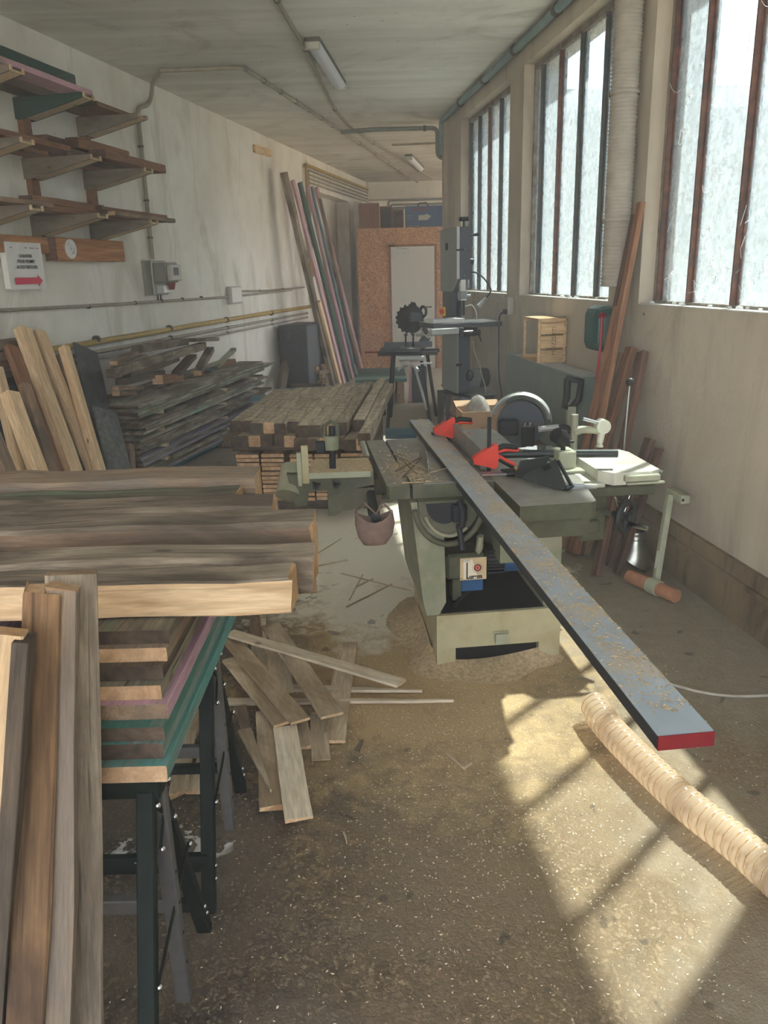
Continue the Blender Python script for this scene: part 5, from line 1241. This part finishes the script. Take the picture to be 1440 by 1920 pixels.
MB().cyl((.02, -.10, zt - .15), (.07, -.22, zt - .2), .02, n=10).build('clamp_arm', chm, ms)
MB().cyl((.04, -.16, zt - .18), (.16, -.28, .22), .014, n=10).build('strut', chm, ms)
MB().bx(-.50, -.34, -.03, -.01, zt - .03, zt - .01).build('extension_handle', M_['red_dark'], ms)
m = MB(); m.bx(.0, .16, -.10, -.06, zt - .56, zt - .17, ch=.01); bag = m.build('tool_bag', M_['cabinet_dark'], ms)
sw = empty('mitre_saw', (ms.location.x, MSY, zt - .02), R(-4), 'dark mitre saw with round white-notched guard on the stand', 'mitre saw')
MB().bx(-.34, .10, -.10, .22, 0, .03, ch=.006).build('table', M_['dark_panel'], sw)
MB().cyl((0, .06, .03), (0, .06, .045), .13, n=20).build('turntable', M_['steel'], sw)
MB().bx(-.30, .22, .12, .14, .03, .09).build('fence', M_['saw_grey'], sw)
for x in (-.06, .02): MB().cyl((x, .02, .04), (x, .02, .17), .009, n=8).cyl((x, .02, .165), (x, .02, .18), .02, n=10).build('clamp_post', bl, sw)
m = MB(); m.tube([(.10, .18, .03), (.16, .16, .14), (.13, .12, .24)], .045, 8, radii=[.055, .05, .035]); m.build('arm', M_['saw_grey'], sw)
MB().cyl((.05, .14, .16), (.32, .10, .165), .018, n=10).build('slide_rod', M_['saw_light'], sw)
hc = Vector((-.015, .02, .335)); Mh2 = Matrix.Translation(hc) @ Matrix.Rotation(R(90), 4, 'X') @ Matrix.Rotation(R(-20), 4, 'Y')
m = MB(); m.lathe([(0, .03), (.14, .03), (.155, .02), (.155, -.02), (.14, -.03), (0, -.03)], Mh2, 28); gd3 = m.build('blade_guard', M_['black_plastic'], sw)
for k in range(9):
    t = R(95 + k * 22); p = Mh2 @ Vector((.148 * math.cos(t), .148 * math.sin(t), .0)); d = Mh2.to_3x3() @ Vector((math.cos(t), math.sin(t), 0))
    MB().box((0, 0, 0), (.022, .030, .066), 0, 0, frame_M(p, d, Mh2.to_3x3() @ Vector((0, 0, 1)))).build('guard_notch', M_['white_plastic'], gd3)
m = MB(); m.box((0.04, -.06, .36), (.10, .12, .09), 0, R(20), None, .015); m.build('motor', M_['saw_grey'], sw)
m = MB(); m.tube(arc_pts([(.07, 0, .36), (.12, 0, .47), (.16, 0, .44), (.16, 0, .38), (.10, 0, .33)], .03), .014, 8); m.build('handle', bl, sw)
m = MB(); m.tube([(.06, .02, .43), (.03, .02, .49), (.0, .02, .49)], .022, 8); m.build('dust_spout', M_['black_plastic'], sw)
MB().tube(spline([(.09, 0, .30), (.12, -.04, .2), (.18, -.02, .14), (.2, .06, .16)], 5), .008, 6).build('cable', M_['cable_white'], sw)

# ------------------------------------------------------------------ left wall: rack, sign, conduits
LRZ = -azL
def lthing(name, t, off, z, label, cat, group=None): return empty(name, Lp(t, off, z), LRZ, label, cat, group)   # local x: into the room, y: along the wall
rk = lthing('lumber_rack', -1.71, 0, 0, 'three-tier wall rack of tapered plywood brackets holding boards', 'rack')
for y in (-.76, 0, .76):
    MB().bx(.001, .045, y - .045, y + .045, 1.966, 2.84).build('upright', M_['red_brown'], rk)
    for ti, z in enumerate((2.83, 2.445, 2.065)):
        br = empty('bracket', (0, y, z), parent=rk)
        for sy in (-.068, .05):
            m = MB(); n = 5; poly = [(.0, 0), (.53, 0), (.53, -.03), (.06, -.135), (.0, -.135)]
            vs = [(p[0] + .003, sy, p[1]) for p in poly] + [(p[0] + .003, sy + .018, p[1]) for p in poly]
            m.add(vs, [tuple(range(n))[::-1], tuple(range(n, 2 * n))] + [(i, (i + 1) % n, n + (i + 1) % n, n + i) for i in range(n)])
            m.build('side_panel', M_['rack_ply'] if (y, ti) != (0, 0) else M_['dark_green'], br)
        m = MB(); a = Vector((.08, 0, -.127)); b = Vector((.53, 0, -.022)); m.box((0, 0, 0), ((b - a).length, .10, .014), 0, 0, frame_M((a + b) / 2, b - a)); m.build('bottom_batten', M_['ply_edge'], br)
        MB().bx(.534, .545, -.066, -.05, -.03, 0).bx(.534, .545, .05, .066, -.03, 0).build('front_edge', M_['ply_edge'], br)
def rackboard(t0, t1, off, z, w_, th, m_, lb, tier, e='deep_brown', **kw):
    off = max(off, .052 + w_ / 2)
    plank('rack_board', Lp(t0, off, z + th / 2), Lp(t1, off, z + th / 2), w_, th, m_, e, label=lb + ' on the %s rack tier' % tier, cat='board', group='boards on the wall rack', **kw)
Z1, Z2, Z3 = 2.832, 2.447, 2.067
rackboard(-3.6, -1.62, .44, Z1, .16, .035, 'pink_paint', 'pink painted plank at the front', 'top')
rackboard(-3.6, -1.45, .285, Z1, .14, .03, 'old_brown', 'brown flat plank behind the pink one', 'top')
rackboard(-3.6, -1.40, .09, Z1, .14, .03, 'old_dark', 'dark plank against the wall', 'top')
rackboard(-3.6, -1.52, .30, Z1 + .037, .09, .13, 'dark_green', 'tall dark green beam on edge', 'top', 'dark_green')
rackboard(-2.6, -1.05, .20, Z1 + .032, .05, .035, 'red_brown', 'thin red-brown batten lying highest', 'top') if 0 else None
rackboard(-1.35, -.95 + .15, .30, Z1, .18, .03, 'red_brown', 'short red-brown plank at the right end', 'top')
rackboard(-1.35, -.95 + .05, .10, Z1, .16, .04, 'red_brown', 'short thick plank against the wall at the right end', 'top')
rackboard(-2.05, -.72, .10, Z2, .17, .03, 'red_brown', 'flat red-brown plank against the wall', 'middle')
rackboard(-1.78, -.70, .29, Z2, .15, .05, 'deep_brown', 'square-ended dark beam second from the wall', 'middle')
rackboard(-1.55, -.62, .46, Z2, .13, .06, 'red_brown', 'front reddish beam', 'middle')
rackboard(-1.82, -.80, .20, Z2 + .052, .12, .08, 'deep_brown', 'tall dark beam lying on top at the back', 'middle')
rackboard(-1.66, -.95, .34, Z2 + .062, .10, .07, 'red_brown', 'thick reddish beam lying on top in front', 'middle')
rackboard(-3.4, -1.9, .40, Z2, .14, .035, 'red_brown', 'long plank running out of the picture', 'middle')
rackboard(-2.75, -.60, .10, Z3, .15, .03, 'deep_brown', 'dark plank against the wall', 'bottom')
rackboard(-2.28, -.62, .30, Z3, .14, .04, 'red_brown', 'reddish plank in the middle', 'bottom')
rackboard(-1.52, -.54, .50, Z3, .06, .03, 'pine_aged', 'narrow tan batten at the front', 'bottom', 'end_tan')
rackboard(-1.60, -.58, .43, Z3, .055, .028, 'deep_brown', 'narrow dark batten second from the front', 'bottom')
rackboard(-1.62, -.60, .46, Z3 + .032, .05, .025, 'red_brown', 'batten lying on the front ones', 'bottom')
rackboard(-2.22, -1.35, .30, Z3 + .042, .10, .045, 'red_brown', 'thick beam piece on top at the left', 'bottom')
rackboard(-1.72, -.85, .20, Z3 + .042, .08, .04, 'deep_brown', 'dark beam piece on top at the back', 'bottom')
rackboard(-1.45, -.70, .33, Z3 + .042, .05, .03, 'deep_brown', 'dark batten on top in the middle', 'bottom')
rackboard(-3.4, -2.25, .45, Z3, .12, .03, 'pine_aged', 'pale plank running out of the picture', 'bottom', 'end_tan')
# boards screwed to the wall, round plaque, visitor sign
plank('wall_board', Lp(-1.66, .055, 1.844), Lp(-.69, .055, 1.844), .165, .10, 'varnished', 'deep_brown', up=nL, seed=801, wob=.0008, ch=.03, label='varnished pine board with a round white plaque below the rack', cat='board')
plank('wall_board', Lp(-3.2, .03, 1.868), Lp(-1.665, .03, 1.868), .115, .035, 'varnished', 'deep_brown', up=nL, seed=802, wob=.0008, ch=.03, label='narrower varnished board behind the visitor sign', cat='board')
pq = lthing('round_plaque', -1.485, .106, 1.846, 'round white plaque with small drawing on the varnished board', 'plaque')
YR = Matrix.Rotation(math.pi / 2, 4, 'Y')
m = MB(); m.cyl((0, 0, 0), (.008, 0, 0), .070, n=28); m.build('disc', M_['paper'], pq)
m = MB(); m.tube([(.0086, -.03, .02), (.0086, -.035, .035), (.0086, -.015, .045)], .002, 4).tube([(.0086, .0, -.04), (.0086, .02, -.02), (.0086, .03, -.035), (.0086, .035, .01)], .002, 4).tube([(.0086, -.02, .01), (.0086, .0, -.01), (.0086, -.005, .03)], .0015, 4); m.build('drawing', M_['ink_grey'], pq)
sg_ = lthing('visitor_sign', -1.98, .058, 1.72, 'white paper sign with a red arrow pointing right below the rack', 'sign')
m = MB(); NXs, NZs = 10, 8; vs = []
for j in range(NZs + 1):
    for i in range(NXs + 1):
        y = -.20 + .40 * i / NXs; z = -.155 + .315 * j / NZs; vs.append((.006 * math.sin(i * 1.9) * (j / NZs) ** 1.5, y, z))
m.add(vs, [(j * (NXs + 1) + i, j * (NXs + 1) + i + 1, (j + 1) * (NXs + 1) + i + 1, (j + 1) * (NXs + 1) + i) for j in range(NZs) for i in range(NXs)], 0, True); m.build('sheet', M_['paper'], sg_)
MB().bx(-.050, -.006, -.19, .19, -.15, .15).build('backing_board', M_['white_plastic'], sg_)
LT = lambda y, z: Matrix.Translation((.009, y, z)) @ Matrix.Rotation(math.pi / 2, 4, 'Z') @ Matrix.Rotation(math.pi / 2, 4, 'X')
for txt, z in (('CHANTIER', .068), ('POUR PERMET', .032), ('ACCES VISITEURS', -.006)): text_mesh('sign_lettering', txt, .030, M_['ink_black'], sg_, LT(.0, z), bold=.0006)
m = MB(); m.add([(.009, -.155, -.075), (.009, .10, -.075), (.009, .10, -.055), (.009, .155, -.0975), (.009, .10, -.14), (.009, .10, -.12), (.009, -.155, -.12)], [(0, 1, 2, 3, 4, 5, 6)]); m.build('arrow', M_['arrow_red'], sg_, recalc=False)
for y, w_, mm in ((.0, .03, 'ink_grey'), (.055, .045, 'ink_grey'), (.105, .008, 'arrow_red'), (.13, .03, 'ink_grey'), (-.16, .03, 'ink_grey')): MB().bx(.0085, .009, y, y + w_, .12, .126).build('logo', M_[mm], sg_)
# conduits
def pipe_thing(name, pts, r, mat, label, cat, clips=None, clip_mat='pipe_dark', rad=.08, n=8, cs=.014):
    pts = [Vector(p) for p in pts]; o0 = pts[0]; root = empty(name, o0, 0, label, cat)
    pa = arc_pts([p - o0 for p in pts], rad); MB().tube(pa, r, n).build('tube', M_[mat], root)
    for c_ in clips or []:
        c_ = Vector(c_[0]) - o0, Vector(c_[1]); x, y, z = basis(c_[1])
        MB().cyl(c_[0] - x * cs * .5, c_[0] + x * cs * .5, r * 1.35, n=10).build('clip', M_[clip_mat], root)
    return root
up3 = (0, 0, 1)
c1 = [Lp(-.06, .03, 1.79), Lp(-.05, .03, 3.06), Lp(.15, .035, 3.12), Lp(.22, .04, 3.20), Lp(.22, .06, 3.30)]
q1 = [at_z(310, 132, 3.30), at_z(455, 126, 3.30), at_z(640, 246, 3.30), at_z(640, 246, 3.30) + (at_z(812, 361, 3.30) - at_z(640, 246, 3.30)) * .73]
pipe_thing('wall_conduit', c1 + [q1[0] - Vector((.05, 0, 0))], .020, 'pipe_beige', 'brownish conduit rising from the switch box to the ceiling', 'conduit', [(Lp(-.06, .03, z), up3) for z in (1.98, 2.3, 2.75)], rad=.07)
dq = (q1[2] - q1[1]); n2 = 7
pipe_thing('ceiling_conduit', [q1[0] - Vector((.04, 0, 0))] + q1, .019, 'pipe_beige', 'clipped conduit crossing the ceiling diagonally from the left wall', 'conduit', [(q1[1] + dq * (k + .1) / n2, dq) for k in range(n2)] + [(q1[2] + (q1[3] - q1[2]) * k / 6, q1[3] - q1[2]) for k in range(1, 6)], 'pipe_grey', rad=.12)
q2 = [at_z(500, -40, 3.30), at_z(520, 0, 3.30), at_z(572, 92, 3.30), at_z(628, 205, 3.30), at_z(655, 238, 3.30), at_z(700, 268, 3.30), at_z(810, 335, 3.30)]
pipe_thing('lamp_conduit', q2, .016, 'pipe_beige', 'straight ceiling conduit passing the ceiling lamps', 'conduit', [(q2[1], q2[2] - q2[1]), (q2[2], q2[2] - q2[1]), (q2[3], q2[3] - q2[2]), (q2[5], q2[6] - q2[5])], 'pipe_dark', rad=.2)
q3 = [at_z(640, 248, 3.27), at_z(700, 243, 3.27), at_z(820, 240, 3.27)]
pipe_thing('cross_pipe', [q3[0], q3[1], Vector((q3[2].x, q3[2].y, 3.27)), Vector((q3[2].x, q3[2].y, 2.95)), Vector((q3[2].x + .2, q3[2].y + .15, 2.93))], .026, 'pipe_grey', 'grey pipe crossing the ceiling to the corner pillar', 'pipe', [(q3[1] * .2 + q3[2] * .8, q3[2] - q3[1])], rad=.07, cs=.03)
pipe_thing('cross_pipe', [at_z(735, 272, 3.30), at_z(828, 268, 3.30)], .014, 'pipe_beige', 'thin cross pipe behind the grey one on the ceiling', 'pipe')
pw = [Rp(s, .045, 3.285) for s in (6.7, -5)]
pipe_thing('window_pipe', [Rp(6.62, .05, 2.93), Rp(6.62, .05, 3.285), Rp(-6, .05, 3.285)], .030, 'pipe_teal', 'long pale teal pipe along the ceiling above the windows', 'pipe', [(Rp(s, .05, 3.285), dR) for s in (5.6, 4.6, 3.6, 2.6, 1.6, .6)], 'pipe_dark', cs=.05)
hz = 1.415
pipe_thing('wall_conduit', [Lp(-3.6, .02, 1.45), Lp(-.7, .02, hz), Lp(1.7, .02, 1.40), Lp(4.0, .02, 1.425)], .013, 'pipe_beige', 'thin horizontal conduit across the left wall under the switch box', 'conduit', [(Lp(t, .02, hz + .0), dL) for t in (-1.2, -.45, .05, .5, .95)], 'pipe_dark')
pipe_thing('wall_conduit', [Lp(2.05, .02, 1.455), Lp(3.0, .02, 1.44), Lp(4.6, .02, 1.45)], .011, 'pipe_beige', 'second thin conduit right of the junction box', 'conduit', [(Lp(t, .02, 1.445), dL) for t in (2.7, 3.6)], 'pipe_dark')
pipe_thing('gas_pipe', [Lp(-1.9, .05, 1.13), Lp(2.5, .05, 1.16), Lp(4.9, .05, 1.165), Lp(4.9, .05, 3.17), Lp(8.9, .05, 3.19)], .024, 'pipe_yellow', 'yellow gas pipe along the left wall rising at the tall boards', 'pipe', [(Lp(t, .05, 1.155), dL) for t in (-1.2, .1, 1.5, 3.0)], 'pipe_dark', rad=.05, cs=.03)
for i, (dz, r_) in enumerate(((-.075, .016), (-.125, .012))):
    pipe_thing('water_pipe', [Lp(-1.9, .05, 1.13 + dz), Lp(2.5, .05, 1.16 + dz * 1.2), Lp(4.6, .05, 1.165 + dz * 1.2)], r_, 'pipe_beige', ['upper', 'lower'][i] + ' beige pipe just below the yellow gas pipe', 'pipe', [(Lp(t, .05, 1.15 + dz * 1.1), dL) for t in (.1, 1.5, 3.0)], 'pipe_dark', cs=.03)
for i in range(4):
    pipe_thing('far_pipe', [Lp(5.0 + .06 * i, .05, 1.6), Lp(5.0 + .06 * i, .05, 3.11 - .06 * i), Lp(8.9, .05, 3.13 - .06 * i)] if i == 0 else [Lp(5.05, .04, 3.11 - .055 * i), Lp(8.9, .04, 3.13 - .055 * i)], .014, 'pipe_beige', '%s pipe from above under the far stretch of the yellow gas pipe' % ORD[i], 'pipe', rad=.04)
# switch box and junction box
sb = lthing('switch_box', -.02, .0, 1.625, 'grey electric switch box with red emergency button on the left wall', 'switch box')
MB().bx(.001, .03, -.20, .20, -.155, .155).build('back_plate', M_['grey_dark_plastic'], sb)
MB().bx(.03, .045, -.10, .19, -.150, .148, ch=.004).build('mounting_frame', M_['grey_plastic'], sb)
m = MB().bx(.045, .165, -.085, .175, -.045, .135, ch=.006); m.build('case', M_['grey_dark_plastic'], sb)
MB().bx(.165, .21, -.05, .165, -.03, .115, ch=.008).build('cover', M_['grey_plastic'], sb)
MB().bx(.21, .212, .0, .1, .02, .09).build('cover_window', M_['dark_panel'], sb)
MB().cyl((.13, .08, -.045), (.13, .08, -.11), .045, .03, n=16).build('emergency_button', M_['red_dark'], sb)
MB().bx(.045, .12, -.05, .07, -.14, -.065, ch=.006).build('socket', M_['saw_light'], sb)
for y in (-.01, .05): MB().cyl((.03, y, -.155), (.02, y + .01, -.205), .009, n=8).build('cable', M_['pipe_dark'], sb)
jb = lthing('junction_box', 1.85, .0, 1.415, 'small grey junction box on the left wall conduit', 'junction box')
MB().bx(.001, .055, -.17, .17, -.095, .10, ch=.006).build('case', M_['grey_plastic'], jb); MB().bx(.055, .062, -.15, .15, -.08, .085, ch=.003).build('lid', M_['white_plastic'], jb)
plank('wall_batten', onL(477, 278, .02), onL(507, 287, .02), .09, .03, 'pine_new', 'pine_end', up=nL, seg=2, label='small pale wood batten fixed high on the left wall', cat='batten')
# ceiling lamps
def lamp(p, dirv, L_, label):
    root = empty('ceiling_lamp', p, math.atan2(-dirv.x, dirv.y), label, 'lamp', 'fluorescent ceiling lamps')
    MB().bx(-.06, .06, -L_ / 2, L_ / 2, -.03, 0, ch=.006).build('housing', M_['pipe_dark'], root)
    m = MB(); pr = [(.055 * math.cos(t), .05 * math.sin(t)) for t in [math.pi + math.pi * i / 8 for i in range(9)]]
    vs = [(x, y, z - .03) for y in (-L_ / 2 + .03, L_ / 2 - .03) for x, z in pr]; n = len(pr)
    m.add(vs, [(i, i + 1, n + i + 1, n + i) for i in range(n - 1)], 0, True).add(vs, [tuple(range(n)), tuple(range(n, 2 * n))]); m.build('diffuser', M_['tube_lamp'], root)
    for y in (-L_ / 2 + .015, L_ / 2 - .015): MB().bx(-.058, .058, y - .015, y + .015, -.085, -.03, ch=.006).build('end_cap', M_['grey_plastic'], root)
    return root
a = at_z(588, 85, HC - .06); b = at_z(619, 166, HC - .06); lamp(Vector(((a.x + b.x) / 2 + .04, (a.y + b.y) / 2, HC)), Vector((.10, 1, 0)), (b - a).length, 'long white fluorescent lamp on the ceiling nearer the viewer')
a = at_z(766, 297, HC - .06); b = at_z(789, 320, HC - .06); lamp(Vector(((a.x + b.x) / 2, (a.y + b.y) / 2, HC)), (b - a), (b - a).length, 'small-looking far fluorescent lamp above the partition')

# ------------------------------------------------------------------ far left: tall boards and what stands round them
grpT = 'tall painted boards leaning at the back'
plT = lean_plane(Lp, 2.95, .06, .50)
def tall(sh, top, low, w_, t, m_, lb, e='end_dark'): return lean('tall_board', Lp, lean_plane(Lp, 2.95, .06, .50, sh), top, low, w_, t, m_, e, lb, grpT, 'board', wob=.002)
tall(.10, (532, 323), (626, 725), .17, .06, 'old_grey', 'grey-brown leftmost tall beam')
tall(.06, (549, 338), (646, 722), .12, .035, 'pink_paint', 'tall pink board right beside the grey-brown beam')
tall(.05, (562, 342), (655, 718), .13, .04, 'dark_green', 'tall dark green board')
tall(.02, (576, 348), (662, 714), .11, .035, 'pink_paint', 'second tall pink board, right of the green one')
tall(.06, (584, 350), (669, 710), .06, .03, 'blue_paint', 'narrow blue-teal tall board')
tall(-.02, (593, 352), (680, 700), .12, .035, 'pink_paint', 'rightmost tall pink board with a green patch')
tall(.03, (600, 372), (676, 708), .07, .03, 'old_dark', 'dark thin tall board next to the rightmost pink one')
tall(.16, (598, 565), (634, 708), .10, .04, 'pine_new', 'short pale new board in front of the tall ones', 'pine_end')
tall(.16, (578, 545), (600, 640), .04, .02, 'old_grey', 'thin grey strip crossing behind the tall beam') if 0 else None
cbk = empty('dark_cabinet', Lp(4.35, .36, 0), LRZ, 'dark blue-grey metal cabinet at the left wall behind the stacks', 'cabinet')
cbk.location = Lp(3.55, .26, 0)
MB().bx(-.2, .2, -.35, .45, 0, .98, ch=.008).build('body', M_['cabinet_dark'], cbk); MB().bx(-.19, .19, -.357, -.35, .03, .95).build('door', M_['cabinet_dark'], cbk); MB().bx(-.07, -.03, -.37, -.357, .80, .90, ch=.004).build('handle', M_['saw_grey'], cbk)
lean('timber', Lp, lean_plane(Lp, .6, .10, .30), (540, 655), (528, 728), .13, .06, 'old_dark', 'end_dark', 'short dark board leaning upright beside the dark cabinet', None)
plank('timber', at_z(548, 690, .35), at_z(588, 722, .10), .10, .04, 'pine_aged', 'end_tan', label='tan board leaning diagonally in front of the dark cabinet', cat='timber')
q = random.Random(11); k = 0; fw = ['lowest left', 'lowest middle', 'lowest right', 'second row left', 'second row middle', 'second row right', 'third row left', 'third row right', 'topmost', 'loose upper', 'loose lower', 'loose rear']
for i in range(12):
    px, py = 588 + (i % 3) * 9 + q.uniform(-3, 3), 716 - (i // 3) * 9 + q.uniform(-2, 2)
    p = at_y(px, py, 11.3 + q.uniform(-.1, .1)); 
    d = Vector((q.uniform(-.5, .5), -1, q.uniform(-.1, .1))).normalized()
    plank('firewood', p - d * .15, p + d * .15, .06, .05, 'offcut' if i % 2 else 'old_brown', 'pine_end', seg=2, label=fw[i] + ' billet in the small firewood heap by the tall boards', cat='firewood', group='small firewood heap')
# flat painted boards behind the middle beams
for i, (a_, b_, z, w_, m_, lb) in enumerate((((470, 748), (600, 722), .40, .30, 'blue_paint', 'light blue flat board nearest the beams'), ((520, 735), (612, 720), .44, .22, 'blue_paint', 'light blue flat board on top at the back'), ((540, 731), (598, 731), .47, .08, 'old_dark', 'dark batten on the light blue boards'))):
    A_, B_ = at_z(*a_, z), at_z(*b_, z); plank('flat_board', Vector((A_.x, 8.2 + i * .22, z)), Vector((B_.x, 8.2 + i * .22, z)), w_, .03, m_, 'old_grey', label=lb, cat='board', group='light blue boards behind the middle stack')
for x in (-1.12, -.75): plank('bearer', (x, 7.9, .19), (x, 8.75, .19), .09, .38, 'old_dark', 'end_dark', seg=2, label=('left' if x < -1 else 'right') + ' trestle block under the light blue boards', cat='bearer')
# low platform of green boards under the mitre saw side
for i in range(4):
    y = 10.3 + i * .33; plank('platform_board', (-.32 + i * .01, y, .30), (.34, y, .30), .31, .04, ['teal_paint', 'dark_green', 'dark_green', 'dark_green'][i], 'green_paint', seg=2, label='%s dark green board of the low platform before the partition' % ['nearest', 'second', 'third', 'farthest'][i], cat='board', group='green boards of the low platform')
for i in range(3): plank('bearer', (-.22 + i * .24, 10.2, .14), (-.22 + i * .24, 11.4, .14), .09, .28, 'old_brown', 'end_tan', seg=2, label=['left', 'middle', 'right'][i] + ' timber support of the low green platform', cat='bearer', group='supports of the low platform')
plank('leaning_strip', (.40, 10.2, .0), (.48, 11.2, .62), .10, .02, 'pink_paint', 'pine_end', label='pale pink strip leaning at the right side of the low platform', cat='strip')
# crates of coloured boards beside the beams
for i, (y, m_, lb) in enumerate(((5.75, 'teal_paint', 'nearest teal'), (6.15, 'blue_paint', 'bright blue'), (6.55, 'dark_green', 'dark green'), (6.9, 'blue_paint', 'farthest pale blue'))):
    plank('short_board', (.03, y, .10 + .05 * i), (.30, y, .10 + .05 * i), .30, .04, m_, 'green_paint', seg=2, label=lb + ' short board right of the middle beam stack', cat='board', group='coloured short boards right of the beams')
plank('edge_board', (.33, 5.5, .14), (.36, 7.1, .14), .03, .26, 'white_trim', 'white_trim', label='pale upright edge board right of the coloured short boards', cat='board')
for i in range(2): plank('bearer', (.08 + .17 * i, 5.62, .04), (.08 + .17 * i, 7.05, .04), .06, .08, 'old_dark', 'end_dark', seg=2, label=['left', 'right'][i] + ' batten under the coloured short boards', cat='bearer')

# ------------------------------------------------------------------ on top of the partition room
PZ = PT
for i, (x0, x1, lb) in enumerate(((-.30, .06, 'left'), (.07, .30, 'middle'), (.31, .52, 'right'))):
    cbn = empty('osb_cupboard', ((x0 + x1) / 2, 15.0 + .5 * i, PZ), 0, lb + ' open brown board cupboard standing on the partition', 'cupboard', 'cupboards on the partition')
    w2 = (x1 - x0) / 2; hh = .46 - .02 * i
    MB().bx(-w2, -w2 + .02, -.2, .25, 0, hh).build('side', M_['osb_dark'], cbn); MB().bx(w2 - .02, w2, -.2, .25, 0, hh).build('side', M_['osb_dark'], cbn)
    MB().bx(-w2 + .02, w2 - .02, -.2, .25, hh - .02, hh).build('top', M_['osb_dark'], cbn); MB().bx(-w2 + .02, w2 - .02, -.2, .25, 0, .02).build('bottom', M_['osb_dark'], cbn)
    MB().bx(-w2 + .02, w2 - .02, -.2 if i == 0 else .22, (-.18 if i == 0 else .25), .02, hh - .02).build('front' if i == 0 else 'back', M_['osb_dark'] if i != 1 else M_['cabinet_dark'], cbn)
bx2 = empty('blue_tool_box', (.82, 14.5, PZ), 0, 'dark blue printed tool carton on top of the partition', 'carton')
MB().bx(-.31, .32, -.15, .25, 0, .36, ch=.004).build('carton', M_['box_blue'], bx2)
text_mesh('carton_lettering', 'BOSCH', .085, M_['red_dark'], bx2, Matrix.Translation((-.08, -.1515, .30)) @ Matrix.Rotation(math.pi / 2, 4, 'X'), bold=.002)
m = MB(); m.add([(-.10, -.1512, .13), (.06, -.1512, .13), (.12, -.1512, .19), (.05, -.1512, .23), (.0, -.1512, .21), (-.09, -.1512, .21)], [(0, 1, 2, 3, 4, 5)]); m.build('printed_picture', M_['grey_plastic'], bx2)
for z in (.20, .16, .035): MB().bx(-.29, -.20 if z > .1 else -.08, -.1515, -.1508, z, z + .012).build('printed_line', M_['grey_dark_plastic'], bx2)
m = MB(); m.tube([(-.10, 0, .36), (-.08, 0, .41), (.05, 0, .42), (.09, 0, .36)], .012, 6); m.build('handle', M_['black_plastic'], bx2)
for i, z in enumerate((2.98, 2.90, 2.84)):
    pipe_thing('annex_pipe', [(.25 + .03 * i, 16.5, z - .25), (.25 + .03 * i, 16.5, z), (3.5, 16.5, z)], .02, 'pipe_grey', '%s horizontal pipe on the beam above the partition' % ['upper', 'middle', 'lower'][i], 'pipe', rad=.06)

# ------------------------------------------------------------------ chips and sawdust on the floor
def fl(q):
    r_ = q.random()
    if r_ < .45: return q.gauss(.35, .35), q.gauss(2.1, .6), .0005
    if r_ < .75: return q.gauss(-.15, .45), q.gauss(3.2, .6), .0005
    return q.uniform(-.75, 1.2), q.uniform(1.2, 3.2), .0005
dust_patch('wood_chips', lambda u, v, z: Vector((u, v, z)), fl, 5200, 'pale wood chips scattered over the floor in front of the machine', (.0018, .0055), seed=21, cat='wood chips', mats='offcut_pale')
m = MB(); q = random.Random(31); NA, NB_ = 44, 7; vs = []
for j in range(NB_ + 1):
    f = j / NB_
    for i in range(NA):
        t = 2 * math.pi * i / NA; w1 = .16 + .05 * math.sin(3 * t + 1) + .03 * math.sin(7 * t)
        # mound hugging the left and front of the plinth
        hx, hy = .27, .30; cxx = max(-hx, min(hx, 1.2 * hx * math.cos(t))); cyy = max(-hy, min(hy, 1.2 * hy * math.sin(t)))
        wx = w1 * (1.0 if math.cos(t) < 0 else .35); p = Vector((.02 + cxx + math.cos(t) * wx * f, .31 + cyy + math.sin(t) * w1 * f, .055 * (1 - f) ** 1.6 * (1 + .5 * math.sin(2 * t + 2.2)) - .002))
        vs.append(p)
m.add(vs, [(j * NA + i, j * NA + (i + 1) % NA, (j + 1) * NA + (i + 1) % NA, (j + 1) * NA + i) for j in range(NB_) for i in range(NA)], 0, True)
o = m.build('sawdust_mound', M_['dust']); o.matrix_world = MW; tag(o, 'low drift of sawdust heaped around the machine plinth', 'sawdust', kind='stuff')
